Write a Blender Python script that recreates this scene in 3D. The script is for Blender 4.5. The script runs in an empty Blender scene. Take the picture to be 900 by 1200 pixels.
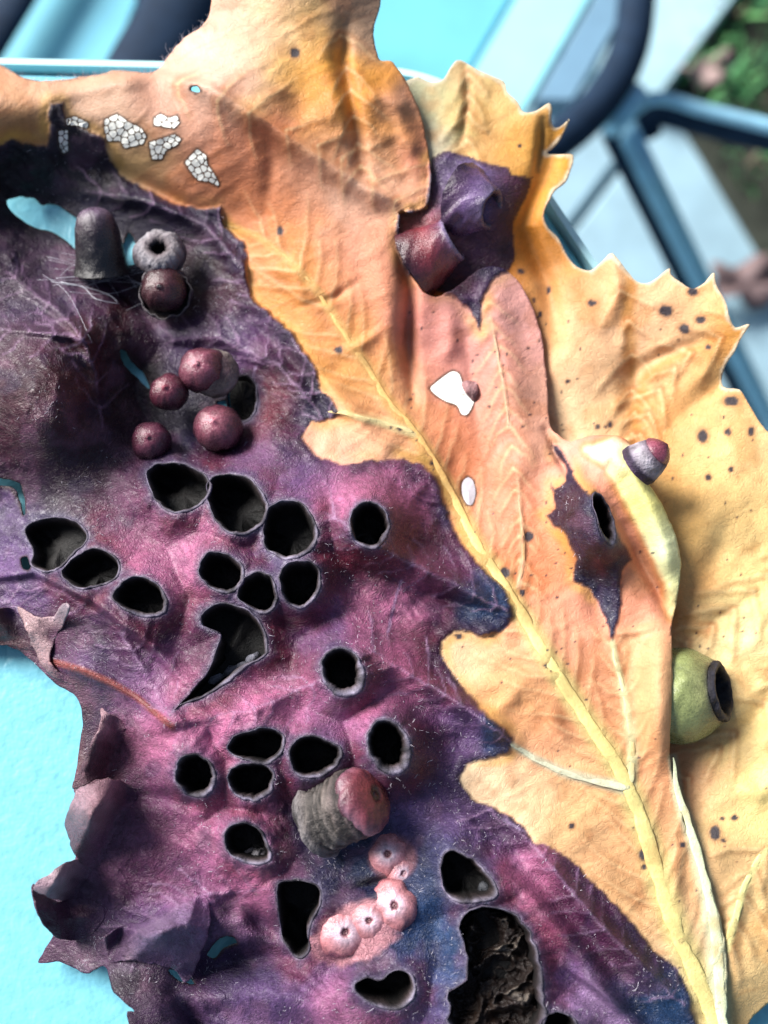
import bpy, math, random
import numpy as np
from mathutils import Vector

R = math.radians
random.seed(7)
rng = np.random.default_rng(11)
sc = bpy.context.scene
col = sc.collection

# ------------------------------------------------------------------ camera
TZ = 0.73                      # height of the table top
CAM = np.array([0.0, 0.0, TZ + 0.120])
PITCH = R(76)
FWD = np.array([0, math.cos(PITCH), -math.sin(PITCH)])
UP = np.array([0, math.sin(PITCH), math.cos(PITCH)])
RIGHT = np.array([1.0, 0, 0])
FPX = 1200.0
cam_d = bpy.data.cameras.new('camera')
cam = bpy.data.objects.new('camera', cam_d)
col.objects.link(cam)
cam.location = CAM
cam.rotation_euler = (math.pi / 2 - PITCH, 0, 0)
cam_d.sensor_fit = 'HORIZONTAL'
cam_d.sensor_width = 36
cam_d.lens = 36 * FPX / 900
cam_d.clip_start = 0.005
cam_d.clip_end = 200
cam_d.dof.use_dof = True
cam_d.dof.focus_distance = 0.1115
cam_d.dof.aperture_fstop = 25
sc.camera = cam

# ------------------------------------------------------------------ light
SUN_EL, SUN_AZ = R(37), R(-56)      # azimuth from +Y towards +X
w = bpy.data.worlds.new('World')
sc.world = w
w.use_nodes = True
nt = w.node_tree
nt.nodes.clear()
sky = nt.nodes.new('ShaderNodeTexSky')
sky.sky_type = 'NISHITA'
sky.sun_disc = False
sky.sun_elevation = SUN_EL
sky.sun_rotation = SUN_AZ
sky.air_density = 1.0
sky.dust_density = 3.0
bgn = nt.nodes.new('ShaderNodeBackground')
bgn.inputs['Strength'].default_value = 0.065
wo = nt.nodes.new('ShaderNodeOutputWorld')
nt.links.new(sky.outputs[0], bgn.inputs[0])
nt.links.new(bgn.outputs[0], wo.inputs[0])
sd = bpy.data.lights.new('sun', 'SUN')
sd.energy = 4.3
sd.angle = R(30)
sd.color = (1.0, 0.975, 0.95)
so = bpy.data.objects.new('sun', sd)
col.objects.link(so)
sv = Vector((math.sin(SUN_AZ) * math.cos(SUN_EL), math.cos(SUN_AZ) * math.cos(SUN_EL), math.sin(SUN_EL)))
so.rotation_euler = (-sv).to_track_quat('-Z', 'Y').to_euler()
so.location = (0, 0, 3)
sc.view_settings.view_transform = 'Standard'
sc.view_settings.look = 'None'
sc.view_settings.exposure = 0.93
sc.view_settings.gamma = 1.0
sc.view_settings.use_curve_mapping = False
sc.cycles.max_bounces = 6
sc.cycles.use_denoising = True
sc.cycles.denoising_prefilter = 'ACCURATE'

# ------------------------------------------------------------------ helpers
def lin(r, g, b, k=1.0):
    o = []
    for c in (r, g, b):
        c = c / 255.0
        o.append(k * (c / 12.92 if c <= 0.04045 else ((c + 0.055) / 1.055) ** 2.4))
    return np.array(o)

def ray(u, v):
    u = np.asarray(u, float); v = np.asarray(v, float)
    return FWD + ((u - 450) / FPX)[..., None] * RIGHT + ((600 - v) / FPX)[..., None] * UP

def P(u, v, h):
    """world point h millimetres above the table, seen along the sight line through (u, v)"""
    d = ray(u, v)
    t = (TZ + np.asarray(h, float) * 0.001 - CAM[2]) / d[..., 2]
    return CAM + d * t[..., None]

def pt(u, v, z):
    """same, for a height z in metres above the ground"""
    return P(np.array(u, float), np.array(v, float), (z - TZ) * 1000)

def mmpx(u, v, h):
    d = ray(np.array(u, float), np.array(v, float))
    t = (TZ + h * 0.001 - CAM[2]) / d[2]
    return t / FPX * 1000

_tab = rng.random((64, 256, 256))
def vn(x, y, seed=0):
    t = _tab[seed % 64]
    xi = np.floor(x).astype(np.int64); yi = np.floor(y).astype(np.int64)
    fx = x - xi; fy = y - yi
    fx = fx * fx * fx * (fx * (fx * 6 - 15) + 10); fy = fy * fy * fy * (fy * (fy * 6 - 15) + 10)
    a = t[xi & 255, yi & 255]; b = t[(xi + 1) & 255, yi & 255]
    c = t[xi & 255, (yi + 1) & 255]; d = t[(xi + 1) & 255, (yi + 1) & 255]
    return (a * (1 - fx) + b * fx) * (1 - fy) + (c * (1 - fx) + d * fx) * fy - 0.5
def fbm(x, y, seed=0, o=4, g=0.5):
    s = 0; a = 1.0
    for k in range(o):
        s = s + a * vn(x * 2 ** k + 17 * k, y * 2 ** k + 31 * k, seed + k)
        a *= g
    return s
def ridged(x, y, seed=0, o=3):
    s = 0; a = 1.0
    for k in range(o):
        s = s + a * (1 - np.abs(vn(x * 2 ** k, y * 2 ** k, seed + k)) * 4)
        a *= 0.5
    return s * 0.5
def sstep(a, b, x):
    t = np.clip((x - a) / (b - a), 0, 1)
    return t * t * (3 - 2 * t)

def seg_dist(u, v, poly, closed=False):
    """distance to a polyline, its nearest point, the running parameter and the side"""
    poly = np.asarray(poly, float)
    n = len(poly)
    best = np.full(u.shape, 1e9); nu = np.zeros(u.shape); nv = np.zeros(u.shape)
    par = np.zeros(u.shape); side = np.zeros(u.shape)
    for i in range(n if closed else n - 1):
        a = poly[i]; b = poly[(i + 1) % n]
        e = b - a; L2 = e @ e + 1e-9
        t = np.clip(((u - a[0]) * e[0] + (v - a[1]) * e[1]) / L2, 0, 1)
        pu = a[0] + t * e[0]; pv = a[1] + t * e[1]
        d = np.hypot(u - pu, v - pv)
        m = d < best
        best = np.where(m, d, best); nu = np.where(m, pu, nu); nv = np.where(m, pv, nv)
        par = np.where(m, i + t, par)
        side = np.where(m, np.sign(e[0] * (v - a[1]) - e[1] * (u - a[0])), side)
    return best, nu, nv, par, side

def inside(u, v, poly):
    poly = np.asarray(poly, float)
    r = np.zeros(u.shape, bool)
    n = len(poly)
    for i in range(n):
        x1, y1 = poly[i]; x2, y2 = poly[(i + 1) % n]
        if y1 == y2:
            continue
        c = (y1 > v) != (y2 > v)
        r ^= c & (u < (x2 - x1) * (v - y1) / (y2 - y1) + x1)
    return r

def smooth_poly(p, k=4, closed=True):
    p = np.asarray(p, float); n = len(p); out = []
    for i in range(n if closed else n - 1):
        g = (lambda j: p[j % n]) if closed else (lambda j: p[min(max(j, 0), n - 1)])
        a, b, c, d = g(i - 1), g(i), g(i + 1), g(i + 2)
        for s in range(k):
            t = s / k
            out.append(0.5 * (2 * b + (c - a) * t + (2 * a - 5 * b + 4 * c - d) * t * t + (3 * b - a - 3 * c + d) * t ** 3))
    if not closed:
        out.append(p[-1])
    return np.array(out)

def rough_poly(p, amp, freq=0.11, seed=0, k=5):
    p = smooth_poly(p, k)
    s = np.arange(len(p))
    q = p.copy()
    q[:, 0] += amp * 2 * fbm(p[:, 0] * freq, p[:, 1] * freq, seed)
    q[:, 1] += amp * 2 * fbm(p[:, 0] * freq + 50, p[:, 1] * freq, seed)
    return q

def ell(cx, cy, rx, ry, rot=0, n=18):
    a = np.linspace(0, 2 * math.pi, n, endpoint=False)
    c, s = math.cos(R(rot)), math.sin(R(rot))
    x = rx * np.cos(a); y = ry * np.sin(a)
    return np.stack([cx + x * c - y * s, cy + x * s + y * c], 1)

def mk(name, verts, faces, mat, parent=None, colors=None, extra=None, smooth=True):
    me = bpy.data.meshes.new(name)
    verts = np.asarray(verts, np.float64)
    off = np.zeros(3)
    if isinstance(faces, np.ndarray):
        k = faces.shape[1]; nf = len(faces)
        me.vertices.add(len(verts)); me.vertices.foreach_set('co', verts.astype(np.float32).ravel())
        me.loops.add(nf * k); me.loops.foreach_set('vertex_index', faces.astype(np.int32).ravel())
        me.polygons.add(nf)
        me.polygons.foreach_set('loop_start', np.arange(0, nf * k, k, dtype=np.int32))
        me.polygons.foreach_set('loop_total', np.full(nf, k, dtype=np.int32))
        me.update(calc_edges=True)
    else:
        me.from_pydata(verts.tolist(), [], faces)
    if smooth:
        me.polygons.foreach_set('use_smooth', np.ones(len(me.polygons), bool))
    if colors is not None:
        c = np.ones((len(verts), 4), np.float32); c[:, :3] = colors
        at = me.attributes.new('pigment', 'FLOAT_COLOR', 'POINT')
        at.data.foreach_set('color', c.ravel())
    for nm, val in (extra or {}).items():
        if val.ndim == 2:
            at = me.attributes.new(nm, 'FLOAT_VECTOR', 'POINT'); at.data.foreach_set('vector', val.astype(np.float32).ravel())
        else:
            at = me.attributes.new(nm, 'FLOAT', 'POINT'); at.data.foreach_set('value', val.astype(np.float32).ravel())
    me.materials.append(mat)
    me.validate(); me.update()
    o = bpy.data.objects.new(name, me)
    col.objects.link(o)
    if parent is not None:
        o.parent = parent
        o.matrix_parent_inverse = parent.matrix_basis.inverted()
    return o

def thing(name, label, cat, loc, group=None):
    o = bpy.data.objects.new(name, None)
    col.objects.link(o)
    o.location = loc
    o.empty_display_size = 0.02
    o['label'] = label; o['category'] = cat
    if group:
        o['group'] = group
    return o

# ------------------------------------------------------------------ materials
def newmat(name):
    m = bpy.data.materials.new(name); m.use_nodes = True
    t = m.node_tree; t.nodes.clear()
    out = t.nodes.new('ShaderNodeOutputMaterial')
    b = t.nodes.new('ShaderNodeBsdfPrincipled')
    t.links.new(b.outputs[0], out.inputs[0])
    return m, t, b, out
def nd(t, typ, **kw):
    n = t.nodes.new(typ)
    for k, v in kw.items():
        if k in n.inputs.keys():
            n.inputs[k].default_value = v
        else:
            setattr(n, k, v)
    return n
def mathn(t, op, a, b=None):
    n = t.nodes.new('ShaderNodeMath'); n.operation = op
    for i, x in enumerate((a, b)):
        if x is None: continue
        if hasattr(x, 'is_output'): t.links.new(x, n.inputs[i])
        else: n.inputs[i].default_value = x
    return n.outputs[0]
def mapr(t, x, a, b, c, d):
    n = t.nodes.new('ShaderNodeMapRange')
    t.links.new(x, n.inputs[0])
    for i, q in enumerate((a, b, c, d)): n.inputs[1 + i].default_value = q
    return n.outputs[0]
def mulcol(t, c, f):
    n = t.nodes.new('ShaderNodeMix'); n.data_type = 'RGBA'; n.blend_type = 'MULTIPLY'
    n.inputs[0].default_value = 1
    t.links.new(c, n.inputs[6]); t.links.new(f, n.inputs[7])
    return n.outputs[2]

def leaf_material():
    m, t, b, out = newmat('leaf_tissue')
    at = nd(t, 'ShaderNodeAttribute', attribute_name='pigment')
    lp = nd(t, 'ShaderNodeAttribute', attribute_name='leafpos')     # 1 unit = about 10 mm of leaf
    pu = nd(t, 'ShaderNodeAttribute', attribute_name='purple')
    L = t.links
    n1 = nd(t, 'ShaderNodeTexNoise', Scale=22.0, Detail=6.0, Roughness=0.65); L.new(lp.outputs['Vector'], n1.inputs['Vector'])
    n2 = nd(t, 'ShaderNodeTexNoise', Scale=70.0, Detail=3.0, Roughness=0.6); L.new(lp.outputs['Vector'], n2.inputs['Vector'])
    # warped net of the smallest veins
    wn = nd(t, 'ShaderNodeTexNoise', Scale=6.0, Detail=3.0); L.new(lp.outputs['Vector'], wn.inputs['Vector'])
    wm = nd(t, 'ShaderNodeVectorMath', operation='MULTIPLY_ADD'); L.new(wn.outputs['Color'], wm.inputs[0])
    wm.inputs[1].default_value = (0.30, 0.30, 0); L.new(lp.outputs['Vector'], wm.inputs[2])
    vo = nd(t, 'ShaderNodeTexVoronoi', feature='DISTANCE_TO_EDGE', Scale=9.0); L.new(wm.outputs[0], vo.inputs['Vector'])
    vo2 = nd(t, 'ShaderNodeTexVoronoi', feature='DISTANCE_TO_EDGE', Scale=27.0); L.new(wm.outputs[0], vo2.inputs['Vector'])
    e1 = mapr(t, vo.outputs['Distance'], 0.0, 0.09, 1.0, 0.0)
    e2 = mapr(t, vo2.outputs['Distance'], 0.0, 0.16, 1.0, 0.0)
    # colour: mottling, with the net a little darker on the orange tissue
    f1 = mapr(t, n1.outputs['Fac'], 0.25, 0.75, 0.74, 1.26)
    f2 = mapr(t, n2.outputs['Fac'], 0.3, 0.7, 0.86, 1.14)
    nonp = mathn(t, 'SUBTRACT', 1.0, pu.outputs['Fac'])
    dk = mathn(t, 'MULTIPLY', mathn(t, 'ADD', mathn(t, 'MULTIPLY', e1, 0.05), mathn(t, 'MULTIPLY', e2, 0.05)), nonp)
    mot = mathn(t, 'MULTIPLY', f1, f2)
    # the orange tissue is more even than the purple
    mx = nd(t, 'ShaderNodeMix'); mx.data_type = 'FLOAT'
    L.new(pu.outputs['Fac'], mx.inputs[0])
    sof = mathn(t, 'ADD', mathn(t, 'MULTIPLY', mot, 0.30), 0.70)
    L.new(sof, mx.inputs[2]); L.new(mot, mx.inputs[3])
    fac = mathn(t, 'MULTIPLY', mx.outputs[0], mathn(t, 'SUBTRACT', 1.0, dk))
    cc = nd(t, 'ShaderNodeCombineColor'); [L.new(fac, cc.inputs[i]) for i in range(3)]
    c = mulcol(t, at.outputs['Color'], cc.outputs[0])
    L.new(c, b.inputs['Base Color'])
    b.inputs['Specular IOR Level'].default_value = 0.42
    L.new(mathn(t, 'SUBTRACT', mapr(t, n1.outputs['Fac'], 0.3, 0.7, 0.44, 0.66), mathn(t, 'MULTIPLY', pu.outputs['Fac'], 0.12)), b.inputs['Roughness'])
    L.new(mathn(t, 'MULTIPLY', pu.outputs['Fac'], 0.07), b.inputs['Coat Weight']); b.inputs['Coat Roughness'].default_value = 0.38
    # relief
    big = nd(t, 'ShaderNodeTexNoise', Scale=0.8, Detail=2.0); L.new(lp.outputs['Vector'], big.inputs['Vector'])
    wb = nd(t, 'ShaderNodeVectorMath', operation='MULTIPLY_ADD'); L.new(big.outputs['Color'], wb.inputs[0])
    wb.inputs[1].default_value = (2.2, 2.2, 0); L.new(wm.outputs[0], wb.inputs[2])
    st = nd(t, 'ShaderNodeMapping'); L.new(wb.outputs[0], st.inputs['Vector'])
    st.inputs['Scale'].default_value = (1, 2.7, 1); st.inputs['Rotation'].default_value = (0, 0, R(35))
    n3 = nd(t, 'ShaderNodeTexNoise', noise_type='RIDGED_MULTIFRACTAL', Scale=9.0, Detail=5.0, Roughness=0.55, Lacunarity=2.1, Offset=0.9, Gain=1.6, Distortion=1.1); L.new(st.outputs[0], n3.inputs['Vector'])
    hgt = mathn(t, 'ADD', mathn(t, 'MULTIPLY', n3.outputs['Fac'], mapr(t, pu.outputs['Fac'], 0, 1, 0.08, 0.25)),
                mathn(t, 'MULTIPLY', mathn(t, 'ADD', mathn(t, 'MULTIPLY', e1, 0.5), mathn(t, 'MULTIPLY', e2, 0.3)), mapr(t, pu.outputs['Fac'], 0, 1, -0.16, 0.25)))
    hgt = mathn(t, 'ADD', hgt, mathn(t, 'MULTIPLY', n2.outputs['Fac'], mapr(t, pu.outputs['Fac'], 0, 1, 0.10, 0.12)))
    bp = nd(t, 'ShaderNodeBump', Strength=1.0, Distance=0.00022); L.new(hgt, bp.inputs['Height'])
    L.new(bp.outputs[0], b.inputs['Normal'])
    tr = nd(t, 'ShaderNodeBsdfTranslucent'); L.new(c, tr.inputs[0])
    ms = nd(t, 'ShaderNodeMixShader'); L.new(b.outputs[0], ms.inputs[1]); L.new(tr.outputs[0], ms.inputs[2])
    L.new(mapr(t, pu.outputs['Fac'], 0, 1, 0.22, 0.03), ms.inputs[0])
    L.new(ms.outputs[0], out.inputs[0])
    return m

def gall_material(name, scale=900, rough=0.4, bump=0.00012, mott=0.35, spec=0.5, stretch=(1, 1, 1)):
    m, t, b, out = newmat(name)
    at = nd(t, 'ShaderNodeAttribute', attribute_name='pigment')
    tc = nd(t, 'ShaderNodeTexCoord'); L = t.links
    mp = nd(t, 'ShaderNodeMapping'); L.new(tc.outputs['Object'], mp.inputs[0]); mp.inputs['Scale'].default_value = stretch
    n = nd(t, 'ShaderNodeTexNoise', Scale=scale, Detail=6.0, Roughness=0.68); L.new(mp.outputs[0], n.inputs['Vector'])
    n2 = nd(t, 'ShaderNodeTexNoise', Scale=scale * 4, Detail=3.0, Roughness=0.6); L.new(mp.outputs[0], n2.inputs['Vector'])
    f = mapr(t, n.outputs['Fac'], 0.25, 0.75, 1 - mott, 1 + mott)
    cc = nd(t, 'ShaderNodeCombineColor'); [L.new(f, cc.inputs[i]) for i in range(3)]
    L.new(mulcol(t, at.outputs['Color'], cc.outputs[0]), b.inputs['Base Color'])
    L.new(mapr(t, n2.outputs['Fac'], 0.3, 0.7, rough - 0.1, rough + 0.15), b.inputs['Roughness'])
    b.inputs['Specular IOR Level'].default_value = spec
    h = mathn(t, 'ADD', n.outputs['Fac'], mathn(t, 'MULTIPLY', n2.outputs['Fac'], 0.3))
    bp = nd(t, 'ShaderNodeBump', Strength=1.0, Distance=bump); L.new(h, bp.inputs['Height'])
    L.new(bp.outputs[0], b.inputs['Normal'])
    return m

def plain(name, c, rough=0.5, scale=60, mott=0.2, bump=0.0, metal=0.0, spec=0.5, detail=4.0):
    m, t, b, out = newmat(name)
    tc = nd(t, 'ShaderNodeTexCoord'); L = t.links
    n = nd(t, 'ShaderNodeTexNoise', Scale=scale, Detail=detail, Roughness=0.6); L.new(tc.outputs['Object'], n.inputs['Vector'])
    f = mapr(t, n.outputs['Fac'], 0.25, 0.75, 1 - mott, 1 + mott)
    cc = nd(t, 'ShaderNodeCombineColor'); [L.new(f, cc.inputs[i]) for i in range(3)]
    rgb = nd(t, 'ShaderNodeRGB'); rgb.outputs[0].default_value = (*c, 1)
    L.new(mulcol(t, rgb.outputs[0], cc.outputs[0]), b.inputs['Base Color'])
    b.inputs['Roughness'].default_value = rough; b.inputs['Metallic'].default_value = metal
    b.inputs['Specular IOR Level'].default_value = spec
    if bump:
        bp = nd(t, 'ShaderNodeBump', Strength=1.0, Distance=bump); L.new(n.outputs['Fac'], bp.inputs['Height'])
        L.new(bp.outputs[0], b.inputs['Normal'])
    return m

M_LEAF = leaf_material()
M_GALL = gall_material('gall_skin', 1100, 0.26, 0.00014, 0.42, 0.7)
M_BARK = gall_material('gall_fibre', 700, 0.55, 0.00040, 0.65, 0.4)
M_CUP = gall_material('cup_wall', 1300, 0.6, 0.00018, 0.5, 0.35)
M_VEIN = gall_material('vein_tissue', 1100, 0.5, 0.00010, 0.22, 0.4)
M_PAPER = gall_material('dry_membrane', 1500, 0.6, 0.00005, 0.12, 0.3)
M_HAIR = plain('leaf_hair', (0.62, 0.58, 0.66), 0.5, 500, 0.2)
M_SILK = plain('silk', (0.75, 0.78, 0.85), 0.4, 500, 0.1)

# ------------------------------------------------------------------ the setting
def box_mesh(lo, hi):
    x0, y0, z0 = lo; x1, y1, z1 = hi
    V = [(x0,y0,z0),(x1,y0,z0),(x1,y1,z0),(x0,y1,z0),(x0,y0,z1),(x1,y0,z1),(x1,y1,z1),(x0,y1,z1)]
    F = [(3,2,1,0),(4,5,6,7),(0,1,5,4),(1,2,6,5),(2,3,7,6),(3,0,4,7)]
    return V, F
def prism(poly, z0, z1, bev=0.0):
    """an upright prism over a counter-clockwise outline, with a small chamfer at the top"""
    p = np.asarray(poly, float); n = len(p)
    c = p.mean(0); k = p - c; ln = np.linalg.norm(k, axis=1, keepdims=True)
    q = p - k / ln * bev
    V = [(*a, z0) for a in p] + [(*a, z1 - bev) for a in p] + [(*a, z1) for a in q]
    F = [tuple(range(n))[::-1], tuple(range(2 * n, 3 * n))]
    for i in range(n):
        j = (i + 1) % n
        F.append((i, j, n + j, n + i)); F.append((n + i, n + j, 2 * n + j, 2 * n + i))
    return V, F
def bevel(o, w, seg=2):
    m = o.modifiers.new('edge', 'BEVEL'); m.width = w; m.segments = seg; m.limit_method = 'ANGLE'
    return o
def tube3(pts, radii, n=16, flat=1.0, up=(0, 0, 1)):
    pts = np.asarray(pts, float); m = len(pts); V = []; F = []; up = np.asarray(up, float)
    radii = np.broadcast_to(radii, (m,))
    for i in range(m):
        t = pts[min(i + 1, m - 1)] - pts[max(i - 1, 0)]; t = t / (np.linalg.norm(t) + 1e-12)
        s = np.cross(t, up); s /= (np.linalg.norm(s) + 1e-12); q = np.cross(s, t)
        for k in range(n):
            a = 2 * math.pi * k / n
            V.append(pts[i] + radii[i] * (math.cos(a) * s + flat * math.sin(a) * q))
    for i in range(m - 1):
        for k in range(n):
            F.append((i * n + k, i * n + (k + 1) % n, (i + 1) * n + (k + 1) % n, (i + 1) * n + k))
    F.append(tuple(range(n))[::-1]); F.append(tuple(range((m - 1) * n, m * n)))
    return V, F
def sp3(p, k=8):
    p = np.asarray(p, float); n = len(p); out = []
    for i in range(n - 1):
        a, b, c, d = p[max(i - 1, 0)], p[i], p[i + 1], p[min(i + 2, n - 1)]
        for s in range(k):
            t = s / k
            out.append(0.5 * (2 * b + (c - a) * t + (2 * a - 5 * b + 4 * c - d) * t * t + (3 * b - a - 3 * c + d) * t ** 3))
    out.append(p[-1]); return np.array(out)

M_TABLE = plain('turquoise_table', (0.19, 0.55, 0.67), .34, 620, .12, .00017, spec=.35, detail=2)
M_TRIM = plain('pale_edge', (0.52, 0.86, 0.92), .3, 60, .05, spec=.4)
M_DARK = plain('dark_blue_metal', (0.010, 0.024, 0.050), .75, 120, .25, spec=.15)
M_STEEL = plain('blue_grey_metal', (0.30, 0.58, 0.74), .4, 90, .15, spec=.6)
M_SLAT = plain('turquoise_slat', (0.14, 0.50, 0.64), .5, 30, .12)
M_SLATL = plain('pale_turquoise_slat', (0.34, 0.78, 0.86), .45, 30, .10)
M_SLATG = plain('blue_grey_slat', (0.16, 0.30, 0.42), .5, 30, .12)
M_PAVE = plain('blue_grey_paving', (0.26, 0.40, 0.47), .8, 14, .22, .002)
M_KERB = plain('pale_kerb', (0.34, 0.52, 0.58), .8, 20, .18, .002)
M_SOIL = plain('dark_soil', (0.022, 0.026, 0.018), .95, 18, .5, .01)

# ground
gx = 60
mk('ground', [(-gx,-gx,-.05),(gx,-gx,-.05),(gx,gx,-.05),(-gx,gx,-.05)], [(0,1,2,3)], M_SOIL)['kind'] = 'structure'
# lawn corner: its kerb runs away to the upper right, its near edge to the lower right
A = pt(772, 122, 0.0)[:2]; B1 = pt(872, -10, 0.0)[:2]; B2 = pt(905, 345, 0.0)[:2]
d1 = (B1 - A) / np.linalg.norm(B1 - A); d2 = (B2 - A) / np.linalg.norm(B2 - A)
n1 = np.array([-d1[1], d1[0]])            # to the left of the kerb
pav = thing('paving', 'blue grey paving slabs under the garden chair', 'paving', (A[0], A[1], 0)); pav['kind'] = 'structure'
del pav['category']
rs2 = np.random.default_rng(8)
S = .40
for i in range(-7, 9):
    for j in range(-9, 7):
        o_ = A - n1 * 0 + d1 * (i * S) + (-d2 * 1.0) * 0 + np.array([d1[1], -d1[0]]) * (j * S)
        c4 = [o_, o_ + d1 * (S - .008), o_ + d1 * (S - .008) + np.array([d1[1], -d1[0]]) * -(S - .008), o_ + np.array([d1[1], -d1[0]]) * -(S - .008)]
        c4 = np.array(c4); m_ = c4.mean(0)
        w_ = m_ - A
        # skip slabs inside the lawn wedge
        cr = d1[0] * d2[1] - d1[1] * d2[0]
        a_ = (w_[0] * d2[1] - w_[1] * d2[0]) / cr; b_ = (d1[0] * w_[1] - d1[1] * w_[0]) / cr
        if a_ > -.02 and b_ > .12: continue
        if m_[1] < -1.2 or abs(m_[0]) > 3: continue
        ar = (c4[1][0] - c4[0][0]) * (c4[2][1] - c4[0][1]) - (c4[1][1] - c4[0][1]) * (c4[2][0] - c4[0][0])
        if ar < 0: c4 = c4[::-1]
        V, F = prism(c4, -.04, rs2.uniform(-.004, .0), .004)
        mk('paving_slab', V, F, M_PAVE, pav, smooth=False)
# kerbs
def kerb(p0, p1, w_, h_, side):
    d = (p1 - p0) / np.linalg.norm(p1 - p0); n_ = np.array([-d[1], d[0]]) * side
    q = np.array([p0, p1, p1 + n_ * w_, p0 + n_ * w_])
    ar = (q[1][0] - q[0][0]) * (q[2][1] - q[0][1]) - (q[1][1] - q[0][1]) * (q[2][0] - q[0][0])
    if ar < 0: q = q[::-1]
    V, F = prism(q, -.05, h_, .006)
    return V, F
V, F = kerb(A - d1 * .02, A + d1 * 1.6, .075, .03, 1)
k1 = mk('kerb', V, F, M_KERB, smooth=False); k1['kind'] = 'structure'
# lawn: soil wedge with blades
lawn_far = A + d1 * 6 + d2 * 6
q = np.array([A + d1 * .01, A + d1 * 6, lawn_far, A + d2 * 6])
ar = (q[1][0] - q[0][0]) * (q[2][1] - q[0][1]) - (q[1][1] - q[0][1]) * (q[2][0] - q[0][0])
V, F = prism(q if ar > 0 else q[::-1], -.045, .006, .002)
so_ = mk('soil', V, F, M_SOIL, smooth=False); so_['kind'] = 'structure'
V = []; F = []; Cg = []
gm, t_, b_, out_ = newmat('grass_blade')
at_ = nd(t_, 'ShaderNodeAttribute', attribute_name='pigment'); t_.links.new(at_.outputs['Color'], b_.inputs['Base Color']); b_.inputs['Roughness'].default_value = .6
for i in range(22000):
    a_, b2 = rs2.uniform(0.02, 2.4) , rs2.uniform(0.0, 1.5)
    x, y = A + d1 * a_ + d2 * b2
    dens = fbm(np.array([x * 5.0]), np.array([y * 5.0]), 3, 3)[0]
    if rs2.random() > .62 + 1.5 * dens: continue
    h_ = rs2.uniform(.012, .05); w_ = rs2.uniform(.0015, .0035); an = rs2.uniform(0, 2 * math.pi); ln = rs2.uniform(.2, 1.1)
    dx, dy = math.cos(an), math.sin(an); b0 = len(V)
    for k, (f, ww) in enumerate([(0, 1), (.55, .8), (1, .1)]):
        off = ln * h_ * f * f; zz = .004 + h_ * f * (1 - .25 * f * ln)
        V += [(x + dx * off - dy * w_ * ww, y + dy * off + dx * w_ * ww, zz), (x + dx * off + dy * w_ * ww, y + dy * off - dx * w_ * ww, zz)]
    F += [(b0, b0 + 1, b0 + 3, b0 + 2), (b0 + 2, b0 + 3, b0 + 5, b0 + 4)]
    g_ = rs2.random()
    c_ = np.array([.05, .24, .10]) * (1 - g_) + np.array([.16, .42, .14]) * g_
    if rs2.random() < .22: c_ = np.array([.16, .13, .09])
    Cg += [c_] * 6
o = mk('grass', V, F, gm, None, np.array(Cg)); o['kind'] = 'stuff'
# fallen leaves on the ground
def fallen(u, v, size, rgb, label, seed):
    p_ = pt(u, v, .012); rr_ = np.random.default_rng(seed); n = 26
    th = np.linspace(0, 2 * math.pi, n, endpoint=False)
    r = size * (0.82 + .13 * np.cos(th * 5 + seed) + .06 * rr_.standard_normal(n)); rot = rr_.uniform(0, 6)
    V = [(0, 0, .006)]; F = []
    for s_, z_ in ((.5, .004), (1, 0)):
        for t, q in zip(th, r):
            V.append((math.cos(t + rot) * q * s_ * 1.25, math.sin(t + rot) * q * s_ * .8, z_ + .02 * s_ * math.sin(2 * t + seed) ** 2))
    for k in range(n):
        j = (k + 1) % n
        F += [(0, 1 + k, 1 + j), (1 + k, 1 + n + k, 1 + n + j, 1 + j)]
    o = mk('fallen_leaf', np.array(V), F, plain('fallen_leaf_%d' % seed, rgb, .7, 60, .35))
    o.location = p_
    md = o.modifiers.new('thickness', 'SOLIDIFY'); md.thickness = .0012
    o['label'] = label; o['category'] = 'leaf'
    return o
fallen(786, 30, .040, (.42,.28,.28), 'pinkish dry leaf on the dark soil left of the pale kerb', 1)
fallen(872, 336, .034, (.13,.085,.085), 'dull brown leaf lying beyond the right edge of the big leaf', 2)
fallen(822, 84, .028, (.34,.24,.22), 'pale tan leaf in the grass just right of the kerb', 3)

# dark earth bed left of the kerb
q = np.array([pt(757, 60, 0)[:2], pt(772, 62, 0)[:2], pt(822, -20, 0)[:2], pt(750, -20, 0)[:2]])
ar = (q[1][0] - q[0][0]) * (q[2][1] - q[0][1]) - (q[1][1] - q[0][1]) * (q[2][0] - q[0][0])
V, F = prism(q if ar > 0 else q[::-1], -.03, .012, .003); o = mk('flower_bed', V, F, M_SOIL, smooth=False); o['kind'] = 'structure'

# ---- table -----------------------------------------------------------------
E1 = P(np.array(0.), np.array(81.), np.array(0.))[:2]; E2 = P(np.array(180.), np.array(85.), np.array(0.))[:2]
E3 = P(np.array(641.), np.array(243.), np.array(0.))[:2]; E4 = P(np.array(690.), np.array(317.), np.array(0.))[:2]
da = (E2 - E1) / np.linalg.norm(E2 - E1); db = (E4 - E3) / np.linalg.norm(E4 - E3)
mtx = np.array([da, -db]).T; s_ = np.linalg.solve(mtx, E3 - E1); corner = E1 + da * s_[0]
rad = .022
ang = math.acos(np.clip(np.dot(-da, db), -1, 1)); tl = rad / math.tan(ang / 2)
T1 = corner - da * tl; T2 = corner + db * tl
arc = [(1 - t) ** 2 * T1 + 2 * t * (1 - t) * corner + t * t * T2 for t in np.linspace(0, 1, 14)]
L1, L2 = .62, .72
outl = arc + [T2 + db * L2, T2 + db * L2 - da * L1, T1 - da * L1]
outl = np.array(outl)
area = np.sum(outl[:, 0] * np.roll(outl[:, 1], -1) - np.roll(outl[:, 0], -1) * outl[:, 1])
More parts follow.
